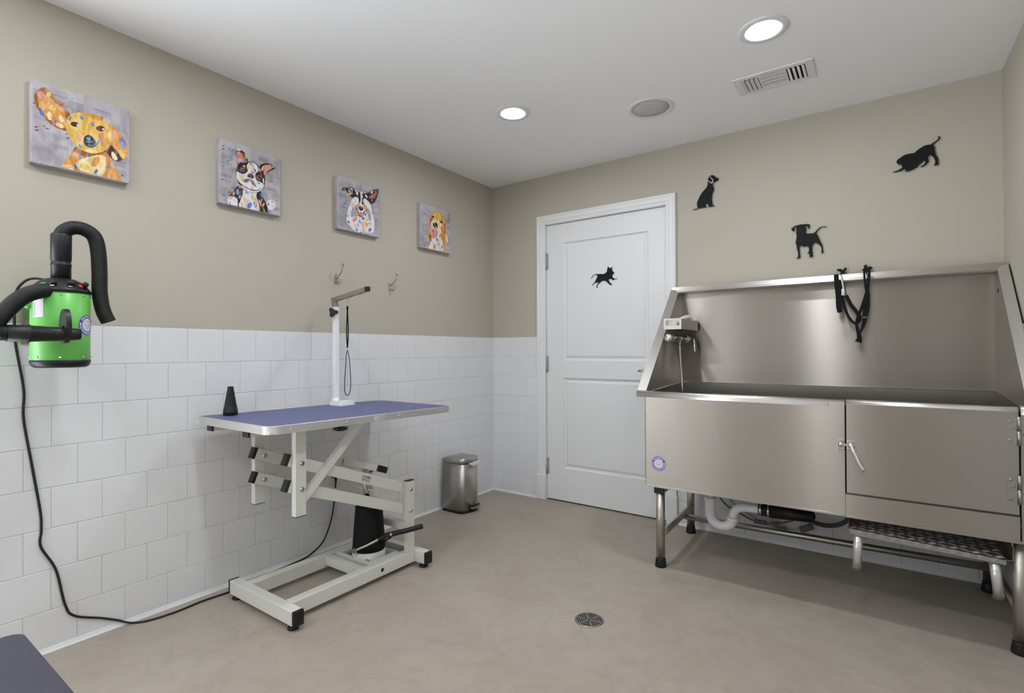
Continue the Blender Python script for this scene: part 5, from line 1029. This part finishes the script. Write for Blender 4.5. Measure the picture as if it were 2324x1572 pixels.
for z in (0.412, 0.452):
    g = MB(); g.box(0.0102, 0.0122, -1.539, -1.505, z - .014, z + .014, .003); r_ = g.build('receptacle', M_WHITE, t)
    h = MB(); 
    for yy in (-1.528, -1.516): h.box(0.0119, 0.0124, yy - .001, yy + .001, z - .004, z + .005)
    h.build('slot', M_DARK, r_)

# ------------------------------------------------------------------ step bin
BX0, BX1, BY0, BY1 = 0.045, 0.243, -0.645, -0.455
def bin_outline(o=0.0, n=9):
    """flat back against the wall, bowed front with rounded corners"""
    P = []; x0, x1, y0, y1 = BX0 - o * .5, BX1 + o, BY0 - o, BY1 + o
    P.append((x0, y1)); P.append((x0, y0))
    r = 0.045
    for i in range(n + 1):
        a = math.radians(-90 + 78 * i / n); P.append((x1 - .014 - r + r * math.cos(a), y0 + r + r * math.sin(a)))
    for i in range(1, 6):
        f = i / 6; y = y0 + r + (y1 - y0 - 2 * r) * f; P.append((x1 - .013 + .012 * math.sin(math.pi * f), y))
    for i in range(n, -1, -1):
        a = math.radians(90 - 78 * i / n); P.append((x1 - .014 - r + r * math.cos(a), y1 - r + r * math.sin(a)))
    return P
t = thing('step_bin', 'stainless step bin with rounded lid against the tiles beside the door', 'trash bin', (0.14, -0.55, 0))
def loft(mb, sections, mi=0, sm=False, captop=True, capbot=True):
    n = len(sections[0][0]); vs = [(x, y, z) for P, z in sections for x, y in P]
    mb.add(vs, [(k * n + i, k * n + (i + 1) % n, (k + 1) * n + (i + 1) % n, (k + 1) * n + i) for k in range(len(sections) - 1) for i in range(n)], mi, sm)
    if captop: mb.add(vs[-n:], [tuple(range(n))], mi)
    if capbot: mb.add(vs[:n], [tuple(reversed(range(n)))], mi)
g = MB(); loft(g, [(bin_outline(.001), 0.0), (bin_outline(.001), 0.016)]); g.build('plastic_base', M_BLACK, t)
g = MB(); loft(g, [(bin_outline(), 0.016), (bin_outline(), 0.340)], sm=True); b_ = g.build('body', M_BIN, t, fix=True)
def shrink(P, f):
    cx = sum(p[0] for p in P) / len(P); cy = sum(p[1] for p in P) / len(P); return [(cx + (x - cx) * f, cy + (y - cy) * f) for x, y in P]
O_ = bin_outline(.002)
g = MB(); loft(g, [(O_, 0.343), (O_, 0.362), (shrink(O_, .975), 0.369), (shrink(O_, .85), 0.376), (shrink(O_, .55), 0.381), (shrink(O_, .2), 0.383)], sm=True); g.build('lid', M_BIN, t)
g = MB(); loft(g, [(shrink(O_, .97), 0.338), (shrink(O_, .97), 0.344)]); g.build('lid_rim', M_BLACK, t)
g = MB()
vs = []; N = 14
for i in range(N + 1):
    f = i / N; y = -0.600 + 0.150 * f; x = BX1 + .0045 + .004 * math.sin(9 * f) - (.012 if f > .93 else 0); dz = .026 * math.sin(math.pi * min(1, f * 1.15)) ** .7 if f < .87 else .016
    vs += [(x - .002, y, .347), (x + .0025, y, .342 - dz * .5), (x, y, .342 - dz)]
g.add(vs, [(3 * i + k, 3 * i + 3 + k, 3 * i + 4 + k, 3 * i + 1 + k) for i in range(N) for k in (0, 1)], 0, True); g.build('bag_liner', M_BAG, t, fix=False)
g = MB(); g.box(BX1 - .004, BX1 + .001, -0.588, -0.480, 0.016, 0.045, .002); g.build('pedal_recess', M_DARK, t)
g = MB(); P = [(BX1 - .002, -0.582), (BX1 + .022, -0.575), (BX1 + .030, -0.535), (BX1 + .022, -0.492), (BX1 - .002, -0.486)]; g.prism(P, 0.030, 0.038, plane='xy'); g.build('pedal', M_BIN, t)

# ------------------------------------------------------------------ padded bench in the near corner
t = thing('padded_bench', 'slate-blue flat padded top at the bottom left corner of the frame', 'bench', (1.15, -3.25, 0))
g = MB()
P_ = rrect(0.852, 1.45, -3.50, -2.990, 0.030)
loft(g, [(shrink(P_, .985), 0.398), (P_, 0.405), (P_, 0.440), (shrink(P_, .993), 0.4475), (shrink(P_, .98), 0.450)]); g.build('padded_top', M_SLATE, t)
for x, y in ((0.91, -3.44), (0.91, -3.05), (1.39, -3.44), (1.39, -3.05)):
    g = MB(); g.box(x - .02, x + .02, y - .02, y + .02, 0, 0.398, .003); g.build('leg', M_BLACK, t)

# ------------------------------------------------------------------ stainless dog wash tub
T = thing('dog_wash_tub', 'large stainless steel dog wash tub with high splash back and side door', 'bath tub', (2.28, -0.40, 0))
XI0, XI1 = 1.550, 2.992       # inside faces
XO0, XO1 = 1.506, 3.028       # tips of the flanges
YBk, YF = -0.080, -0.742
ZR, ZT_ = 0.905, 1.475
# splash back with out-turned lip
g = MB(); g.box(XI0, XI1, YBk, YBk + .003, 0.925, ZT_); sb = g.build('splash_back', M_STEEL, T)
g = MB()
lip = [(-0.080, -.010, 0), (-0.148, -.008, 1), (-0.152, .000, 1), (-0.146, .013, 1), (-0.137, .034, 1), (-0.130, .034, 1)]
vs = []
for k, (x_, x2_, dz) in enumerate(((XI0, XO0, 0.0), (XI1, XO1, 0.006))):
    for y, z, o in lip: vs.append((x2_ if o else x_, y, ZT_ + z + dz))
n = len(lip)
g.add(vs, [(i, i + 1, n + i + 1, n + i) for i in range(n - 1)]); g.add(vs[1:n], [(0, 1, 2, 3, 4)]); g.add(vs[n + 1:], [(4, 3, 2, 1, 0)])
g.box(XO0, XO1, -0.131, -0.031, ZT_ + .029, ZT_ + .031)
g.build('top_lip', M_LIP, T, fix=False)
g = MB(); g.box(XI0 - .002, XI1 + .002, -0.034, -0.031, 0.43, ZT_ + .02); g.build('rear_panel', M_STEEL, T)
# slanted side splashes with flanges
for side, xi, xo in (('left', XI0, XO0), ('right', XI1, XO1)):
    zt0 = ZT_ + (.018 if side == 'left' else .026)
    prof = [(YBk, 0.925), (YBk, ZT_ - .006), (-0.140, zt0 - .008), (-0.700, ZR + .002), (-0.700, ZR - .004)]
    g = MB(); x2 = xi - .003 if side == 'left' else xi + .003; g.prism(prof, xi, x2, plane='yz'); sp = g.build('side_splash', M_STEEL, T)
    g = MB(); q = [(xi, -0.140, zt0 - .008), (xi, -0.700, ZR + .002), (xo, -0.712, ZR + .004), (xo, -0.150, zt0)]
    g.sheet(q if side == 'left' else list(reversed(q)), .0015); g.build('side_flange', M_RIM, T)
    if side == 'right':
        h = MB(); vs = []
        h.lathe((xi - .0006, -0.160, 1.385), [(0.0115, 0), (0, 0.0001)], (-1, 0, 0), 20); h.build('tap_hole', M_DARK, sp)
# basin
g = MB()
bx0, bx1, by0, by1, bz = XI0 + .008, XI1 - .008, -0.700, -0.092, 0.60
def quad(a, b, c, d): g.add([a, b, c, d], [(0, 1, 2, 3)])
zk, zf = 0.924, 0.900
quad((bx0, by1, bz), (bx1, by1, bz), (bx1, by1, zk), (bx0, by1, zk)); quad((bx0, by0, bz), (bx0, by1, bz), (bx0, by1, zk), (bx0, by0, zf))
quad((bx1, by1, bz), (bx1, by0, bz), (bx1, by0, zf), (bx1, by1, zk)); quad((bx1, by0, bz), (bx0, by0, bz), (bx0, by0, zf), (bx1, by0, zf))
quad((bx0, by0, bz), (bx1, by0, bz), (bx1, by1, bz), (bx0, by1, bz))
quad((XI0, by1, .9255), (XI1, by1, .9255), (XI1, YBk, .9255), (XI0, YBk, .9255)); quad((XI0, by0, .9015), (bx0, by0, .9015), (bx0, by1, .9255), (XI0, by1, .9255)); quad((bx1, by0, .9015), (XI1, by0, .9015), (XI1, by1, .9255), (bx1, by1, .9255))
g.build('basin', M_STEELD, T, fix=False)
# front skin: fixed panel, door, lower band, jamb
def roll(x0, x1, parent, zt, name='rolled_rim', r=0.013):
    g = MB(); pts = []
    prof = [(YF, zt - .030), (YF - .0005, zt - .012), (YF + .003, zt - .004), (YF + .010, zt), (YF + .020, zt + .001), (YF + .036, zt - .001), (YF + .041, zt - .006), (YF + .041, zt - .02)]
    vs = [(x, y, z) for x in (x0, x1) for y, z in prof]; n = len(prof)
    g.add(vs, [(i, i + 1, n + i + 1, n + i) for i in range(n - 1)], 0, True); g.add(vs[:n], [tuple(reversed(range(n)))]); g.add(vs[n:], [tuple(range(n))])
    return g.build(name, M_RIM, parent)
g = MB(); g.box(1.561, 2.4305, YF, YF + .002, 0.428, ZR - .01); g.box(1.561, 1.563, YF, -0.035, 0.428, ZR - .02); g.box(2.375, 2.4305, YF - .0012, YF, 0.428, ZR - .006)
fp = g.build('front_panel', M_STEEL, T)
roll(1.512, 2.4305, T, ZR + .003)
g = MB(); g.box(1.561, 2.4305, YF - .001, YF + .03, 0.418, 0.428, .001); g.box(2.4315, 3.005, YF - .001, YF + .03, 0.416, 0.426, .001); g.build('bottom_lip', M_STEEL, T)
g = MB(); g.box(1.575, 2.995, -0.700, -0.036, 0.424, 0.427); g.build('bottom_plate', M_STEELD, T)
g = MB(); g.box(2.4315, 2.9625, YF, YF + .002, 0.426, 0.516); g.box(2.4315, 2.9625, YF, YF + .004, 0.513, 0.517); g.build('door_sill_panel', M_STEEL, T)
g = MB(); g.box(2.9665, 3.005, YF, YF + .002, 0.426, ZR - .01); g.box(3.003, 3.005, YF, -0.035, 0.426, ZR - .02); g.build('hinge_jamb', M_STEEL, T)
roll(2.9665, 3.024, T, ZR + .008)
g = MB(); g.box(2.427, 2.439, YF + .004, YF + .030, 0.51, ZR - .02); g.box(2.958, 2.970, YF + .004, YF + .030, 0.51, ZR - .01); g.box(2.43, 2.97, YF + .004, YF + .03, 0.508, 0.520); g.build('door_gap_shade', M_DARK, T)  # black strips behind the door gaps stand in for their shade
g = MB(); g.box(2.4365, 2.9605, YF - .0005, YF + .003, 0.5205, ZR - .012); dr = g.build('tub_door', M_STEEL, T)
roll(2.4365, 2.9605, dr, ZR + .004, 'door_top_edge')
for zc in (0.824, 0.612):
    h = MB(); h.prism([(2.934, zc - .044), (2.930, zc - .040), (2.930, zc + .044), (2.955, zc + .048), (2.955, zc - .052)], YF - .0005, YF - .003)
    h.cyl((2.9615, YF - .005, zc - .052), (2.9615, YF - .005, zc - .0005), .0062, n=16); h.cyl((2.9615, YF - .005, zc + .0005), (2.9615, YF - .005, zc + .052), .0062, n=16)
    h.box(2.965, 2.992, YF - .003, YF - .0005, zc - .048, zc + .034)
    for x, z in ((2.938, zc + .033), (2.945, zc + .010), (2.938, zc - .036), (2.975, zc - .012), (2.986, zc + .020)): bolt(h, (x, YF - .003, z), (0, -1, 0), .0042, .002)
    h.build('hinge', M_STEELD, dr)
h = MB(); h.box(2.4385, 2.466, YF - .004, YF - .0005, 0.700, 0.742, .002); h.box(2.405, 2.4295, YF - .004, YF - .0005, 0.698, 0.744, .002)
h.lathe((2.418, YF - .004, 0.722), [(0.0115, 0), (0.0115, .010), (.007, .014), (0, .015)], (0, -1, 0), 20); h.lathe((2.453, YF - .004, 0.722), [(0.0115, 0), (0.0115, .012), (.008, .016), (0, .017)], (0, -1, 0), 20)
h.bar((2.412, YF - .012, 0.722), (2.456, YF - .012, 0.722), .006, .010, (0, 0, 1), .001); la = h.build('latch', M_CHROME, dr)
h = MB(); h.tube(catmull([(2.453, YF - .018, 0.722), (2.462, YF - .024, 0.700), (2.480, YF - .026, 0.655), (2.495, YF - .024, 0.627)], 5), [.006] * 16, 12); h.build('latch_handle', M_FILM, T)
h = MB(); cxs, czs = 1.630, 0.541
round_sticker(h, lambda u, v, d: Vector((cxs + u, YF - d, czs + v)), 0.037); h.build('round_sticker', [M_BLUEINK, M_LABEL, mat('sticker_line', (150, 145, 165), .5)], fp, fix=False)
g = MB(); g.box(1.597, 1.645, -0.712, -0.05, 0.385, 0.417, .002); g.box(2.945, 2.985, -0.70, -0.05, 0.392, 0.417, .002); g.build('under_frame', M_STEELD, T)
g = MB(); g.box(1.594, 1.6465, -0.7145, -0.706, 0.380, 0.417, .002); g.build('frame_end_cap', M_BLACK, T)
# legs
for x, y in ((1.620, -0.690), (2.970, -0.690), (1.603, -0.100), (2.960, -0.100)):
    g = MB(); g.cyl((x, y, 0.030), (x, y, 0.420), 0.0225, n=28); l = g.build('leg', M_TUBE, T)
    h = MB(); h.lathe((x, y, 0), [(0.028, 0), (0.0295, .004), (.027, .022), (.0245, .036), (.0245, .044), (.0225, .045)], n=28); h.build('rubber_foot', M_RUBBER, l)
for x0, x1 in ((1.617, 1.604), (2.968, 2.961)):
    g = MB(); g.cyl((x0, -0.675, 0.155), (x1, -0.115, 0.155), 0.0165, n=22); g.build('stretcher', M_TUBE, T)
g = MB(); g.cyl((1.611, -0.255, 0.142), (2.960, -0.255, 0.160), 0.0165, n=22); g.build('stretcher', M_TUBE, T)
# stowed step under the door
SY0, SY1, SX0, SX1 = -0.700, -0.330, 2.438, 2.931
def zs(x): return 0.362 - (x - SX0) * 0.048
g = MB(); g.sheet([(SX0, SY0, zs(SX0)), (SX1, SY0, zs(SX1)), (SX1, SY1, zs(SX1)), (SX0, SY1, zs(SX0))], .002)
g.sheet([(SX0, SY0, zs(SX0) - .026), (SX1, SY0, zs(SX1) - .020), (SX1, SY0, zs(SX1)), (SX0, SY0, zs(SX0))], .002)
rnd = random.Random(5)
ni, nj = 15, 9; cw = (SX1 - SX0) / ni; ch = (SY1 - SY0) / nj
for i in range(ni):
    for j in range(nj):
        cx = SX0 + (i + .5) * cw; cy = SY0 + (j + .5) * ch; alt = (i + j) % 2
        for k in range(-2, 3):
            d = Vector((1, .9, 0)).normalized() if alt else Vector((1, -.9, 0)).normalized(); nn = Vector((-d.y, d.x, 0))
            c0 = Vector((cx, cy, zs(cx))) + nn * (k * .0062); L_ = .0115
            a, b = c0 - d * L_, c0 + d * L_
            a.z = zs(a.x); b.z = zs(b.x); m2 = c0 + Vector((0, 0, .0024))
            g.add([a, c0 + nn * .0017, b, c0 - nn * .0017, m2], [(0, 3, 4), (3, 2, 4), (2, 1, 4), (1, 0, 4)], 1)
for i in range(12):
    x = SX0 + .03 + i * .038; z = zs(x)
    for k in range(3):
        xx = x + k * .0055; g.add([(xx, SY0 - .0002, z - .016), (xx + .0015, SY0 - .0002, z - .016), (xx + .0085, SY0 - .0002, z - .002), (xx + .007, SY0 - .0002, z - .002), (xx + .004, SY0 - .0014, z - .009)], [(0, 1, 4), (1, 2, 4), (2, 3, 4), (3, 0, 4)], 1)
for x in (2.50, 2.845): bolt(g, (x, SY0, zs(x) - .011), (0, -1, 0), .0035, .0015)
st = g.build('step_plate', [M_CHECK, M_RIDGE], T, fix=False)
for x0, dx in ((2.474, -.006), (2.900, .012)):
    h = MB(); h.cyl((x0, SY0 + .024, zs(x0) - .004), (x0 + dx, SY0 + .020, 0.192), 0.0165, n=24); h.build('step_leg', M_FILM, st)
    h = MB(); h.lathe((x0 + dx, SY0 + .020, 0.192), [(.0165, -.001), (.019, .001), (.0195, .010), (.017, .011)], (0, 0, -1), 24); h.build('leg_tip', mat('dirty_rubber', (96, 80, 66), .8), st)
for x in (2.442, 2.931):
    g = MB(); 
    g.box(x - .0015 if x < 2.6 else x + .018, x if x < 2.6 else x + .0195, -0.70, -0.20, 0.338, 0.414); g.box(x, x + .018, -0.70, -0.20, 0.338, 0.3395); g.build('step_slide_rail', M_STEELD if x > 2.6 else mat('rusty_rail', (110, 66, 50), .6, .3), T)
# mixer tap, side of the tub
fx = 1.560
g = MB(); g.cyl((fx + .032, -0.425, 1.188), (fx + .032, -0.125, 1.188), 0.019, n=26)
for y in (-0.36, -0.19):
    g.cyl((XI0, y, 1.188), (fx + .030, y, 1.188), 0.012, n=18); g.lathe((XI0, y, 1.188), [(0.028, 0), (0.026, .006), (.014, .010)], (1, 0, 0), 24)
fa = g.build('mixer_tap', M_CHROME, T)
h = MB(); h.lathe((fx + .032, -0.425, 1.188), [(0.0215, 0), (0.0225, .004), (0.0225, .045), (.019, .050), (0, .051)], (0, -1, 0), 26); h.build('temperature_knob', mat('satin_chrome', (190, 190, 188), .3, .9), fa)
h = MB(); h.lathe((fx + .032, -0.125, 1.188), [(0.0215, 0), (0.0225, .003), (0.0225, .030), (0, .034)], (0, 1, 0), 26); h.tube(catmull([(fx + .050, -0.115, 1.195), (fx + .072, -0.125, 1.180), (fx + .080, -0.135, 1.145), (fx + .084, -0.138, 1.105)], 5), [.007, .007, .007, .0075, .008, .008, .0085, .009, .009, .009, .009, .009, .0085, .008, .007, .005], 12); h.build('tap_lever', M_CHROME, fa)
h = MB(); h.cyl((fx + .035, -0.275, 1.172), (fx + .035, -0.275, 1.150), 0.009, n=16)
h.tube(catmull([(fx + .035, -0.275, 1.155), (fx + .040, -0.278, 1.06), (fx + .050, -0.284, 0.94), (fx + .056, -0.29, 0.80), (fx + .08, -0.30, 0.66), (fx + .16, -0.33, 0.612), (fx + .30, -0.40, 0.610)], 8), 0.0065, 12); h.build('shower_hose', M_CHROME, fa)
# wire tray with shower head on it
g = MB(); X0, X1, Y0, Y1, Z0, Z1 = XI0 + .002, 1.652, -0.425, -0.100, 1.238, 1.300
g.box(X0, X1, Y0, Y1, Z0, Z0 + .002); g.box(X0 + .012, X1 - .012, Y0 - .0025, Y0 - .0002, Z0 + .0005, Z0 + .022); g.box(X0 + .012, X1 - .012, Y0 - .0025, Y0 - .0002, Z1 - .012, Z1); g.box(X0, X0 + .0118, Y0 - .0025, Y0 - .0002, Z0, Z1); g.box(X1 - .0118, X1, Y0 - .0025, Y0 - .0002, Z0, Z1)
g.box(X1 - .002, X1, Y0, Y1 - .0022, Z0 + .0022, Z1 - .004); g.box(X0, X1 - .0025, Y1 - .002, Y1, Z0 + .0022, Z1)
g.build('soap_tray', M_TUBE, T)
t = thing('shower_head', 'white hand shower head lying on the steel tray in the tub', 'shower head', (1.60, -0.26, 1.24))
g = MB(); g.lathe((1.592, -0.395, 1.268), [(0.026, -.006), (0.029, 0), (0.029, .008), (0.022, .020), (0.013, .040), (0.0115, .060)], (0.25, 1, 0.22), 26); g.build('spray_face', M_WHITE, t)
g = MB(); g.tube(catmull([(1.606, -0.345, 1.280), (1.612, -0.30, 1.298), (1.618, -0.24, 1.312), (1.622, -0.17, 1.318)], 5), [.0125] * 8 + [.0135] * 8, 14); g.build('handle', M_WHITE, t)
t = thing('shampoo_bottle', 'small pale bottle standing in the steel tray inside the tub', 'bottle', (1.628, -0.20, 1.2402))
g = MB(); g.lathe((1.628, -0.155, 1.2402), [(0.020, 0), (0.0215, .003), (0.0215, .050), (.016, .060), (.010, .064)], n=24); g.build('bottle_body', mat('pale_bottle', (225, 222, 205), .3), t)
g = MB(); g.lathe((1.628, -0.155, 1.3042), [(0.011, 0), (0.011, .014), (0, .015)], n=18); g.build('cap', M_WHITE, t)

# dog-head hooks above the lip and the tethers hanging from them
def head_hook(key, label):
    P = OUTLINES[key]; g = MB(); g.prism(P, -0.020, -0.023); cx = sum(p[0] for p in P) / len(P); cz = sum(p[1] for p in P) / len(P); g.cyl((cx, -0.020, cz), (cx, 0, cz), .006, n=12)
    zb = min(p[1] for p in P)
    g.tube(catmull([(cx, -0.022, zb + .012), (cx, -0.07, zb + .004), (cx, -0.13, zb + .002), (cx, -0.170, zb + .001), (cx, -0.180, zb + .004)], 4), .004, 8)
    return tag(g.build('dog_head_hook', M_BLACKM, None, (cx, -0.02, zb)), label, 'hook')
head_hook('hookA', 'black metal dog-head hook above the tub, left of the pair')
head_hook('hookB', 'black metal dog-head hook above the tub, right of the pair')
YS = -0.182
def ribbon(mb, pts, w, y=YS, t=.0018):
    P = catmull([(x, y - (i % 2) * .001, z) for i, (x, z) in enumerate(pts)], 5)
    ws = w if not isinstance(w, list) else None
    n = len(P)
    if isinstance(w, list): ws = [w[min(len(w) - 1, int(i / 5))] * (1 - (i / 5 % 1)) + w[min(len(w) - 1, int(i / 5) + 1)] * (i / 5 % 1) for i in range(n)]
    mb.tube(P, 1, flat=(ws, t), up=(0, 1, 0))
t = thing('pet_tether', 'black webbing tether with clear clip hanging from the left dog-head hook', 'leash', (2.39, YS, 1.25))
g = MB(); ribbon(g, [(2.3745, 1.510), (2.3765, 1.462), (2.382, 1.401), (2.3835, 1.345), (2.390, 1.312)], .022); ribbon(g, [(2.386, 1.480), (2.389, 1.440), (2.391, 1.40), (2.391, 1.325)], .016, YS - .003); g.build('handle_strap', M_STRAP, t)
g = MB(); ribbon(g, [(2.388, 1.465), (2.401, 1.387), (2.411, 1.332), (2.428, 1.286), (2.448, 1.257), (2.461, 1.252)], .0125, YS + .002); ribbon(g, [(2.416, 1.399), (2.436, 1.352), (2.461, 1.312), (2.472, 1.288), (2.471, 1.267), (2.460, 1.252)], [.018, .017, .017, .019, .016, .010], YS + .004); g.build('neck_loop', M_STRAP, t)
g = MB(); g.tube(catmull([(2.398, YS - .002, 1.505), (2.396, YS - .004, 1.495), (2.402, YS - .004, 1.462), (2.408, YS - .002, 1.405)], 4), .0038, 10); g.box(2.396, 2.411, YS - .006, YS, 1.398, 1.432, .003); g.build('clip', M_FILM, t)
t = thing('pet_tether', 'black webbing tether twisted below the right dog-head hook', 'leash', (2.49, YS, 1.15))
g = MB()
ribbon(g, [(2.502, 1.532), (2.4945, 1.515), (2.496, 1.470), (2.501, 1.420)], .009, YS + .001); ribbon(g, [(2.502, 1.532), (2.515, 1.518), (2.5115, 1.460), (2.503, 1.405), (2.484, 1.335), (2.468, 1.288), (2.460, 1.252), (2.467, 1.207), (2.472, 1.177), (2.466, 1.158)], [.010, .011, .012, .014, .015, .014, .014, .015, .022, .032], YS - .001)
ribbon(g, [(2.509, 1.425), (2.507, 1.395), (2.503, 1.334), (2.495, 1.287), (2.490, 1.245), (2.477, 1.205), (2.470, 1.180)], [.010, .020, .027, .024, .015, .006, .012], YS - .004)
g.build('webbing', M_STRAP, t)
g = MB(); g.box(2.485, 2.504, YS - .008, YS - .003, 1.279, 1.285, .001); g.build('slide_buckle', M_GREY, t)

# ------------------------------------------------------------------ plumbing under the tub
t = thing('drain_trap', 'white plastic drain trap with black rubber coupling under the steel tub', 'pipe', (1.85, -0.35, 0.17))
y = -0.35
g = MB(); g.cyl((1.783, y, 0.4155), (1.783, y, 0.300), 0.0215, n=24)
g.tube(catmull([(1.783, y, 0.305), (1.783, y, 0.260), (1.784, y, 0.212), (1.800, y, 0.174), (1.842, y, 0.158), (1.884, y, 0.172), (1.902, y, 0.206)], 6), 0.0265, 20)
g.tube(catmull([(1.900, y, 0.200), (1.905, y, 0.238), (1.925, y, 0.265), (1.955, y, 0.276), (2.035, y, 0.280)], 6), 0.0225, 20); g.build('trap_pipe', M_PVC, t)
for (c_, ax) in (((1.783, y, 0.292), (0, 0, 1)), ((1.901, y, 0.205), (.1, 0, 1))):
    g = MB(); g.lathe(c_, [(0.027, -.012), (0.031, -.010), (0.031, .010), (0.027, .012)], ax, 24); g.build('slip_nut', M_PVC, t)
g = MB(); g.cyl((2.030, y, 0.280), (2.085, y, 0.281), 0.031, n=24); g.cyl((2.085, y, 0.281), (2.27, y, 0.286), 0.036, 0.030, n=24); g.lathe((2.27, y, 0.286), [(0.030, 0), (.024, .012), (0, .02)], (1, 0, 0), 24); g.build('rubber_coupling', M_RUBBER, t)
for x in (2.040, 2.078):
    g = MB(); g.lathe((x, y, 0.280), [(0.0325, -.006), (0.0335, -.006), (0.0335, .006), (0.0325, .006)], (1, 0, 0), 24); g.box(x - .006, x + .006, y - .012, y + .004, 0.312, 0.322, .002); g.build('hose_clamp', M_CHROME, t)
def hose(name, path, r, label, m, fittings=()):
    g = MB(); g.tube(catmull(path, 8), r, 12); o = g.build(name, m, None, path[0]); tag(o, label, 'hose')
    for a, b, rr in fittings:
        h = MB(); h.cyl(a, b, rr, n=16); h.build('fitting', M_GREY, o)
hose('supply_hose', [(1.735, -0.062, 0.27), (1.80, -0.062, 0.195), (1.885, -0.062, 0.152), (1.97, -0.062, 0.124), (2.03, -0.062, 0.127), (2.10, -0.062, 0.143), (2.155, -0.062, 0.168), (2.215, -0.07, 0.215), (2.235, -0.08, 0.30), (2.24, -0.09, 0.380)], 0.0055,
     'thin grey hose with fittings drooping along the tiles under the tub', M_GREY, (((1.955, -0.062, 0.125), (2.02, -0.062, 0.126), .013), ((2.045, -0.062, 0.130), (2.085, -0.062, 0.139), .011)))
hose('supply_hose', [(1.775, -0.045, 0.27), (1.84, -0.045, 0.205), (1.93, -0.045, 0.152), (2.02, -0.045, 0.112), (2.10, -0.045, 0.105), (2.19, -0.045, 0.117), (2.235, -0.045, 0.135)], 0.0045,
     'thinner grey hose behind it ending in a silver valve near the floor', mat('pale_grey_plastic', (168, 168, 170), .5), (((2.19, -0.045, 0.116), (2.245, -0.05, 0.148), .018), ((2.06, -0.045, 0.106), (2.12, -0.045, 0.106), .011)))
hose('supply_hose', [(2.19, -0.13, 0.30), (2.215, -0.12, 0.235), (2.24, -0.10, 0.195), (2.30, -0.075, 0.172), (2.36, -0.075, 0.184), (2.41, -0.085, 0.222), (2.44, -0.10, 0.29), (2.45, -0.11, 0.35)], 0.0115,
     'thick dark grey hose looping in an arc behind the step', mat('dark_grey_rubber', (72, 72, 78), .55))
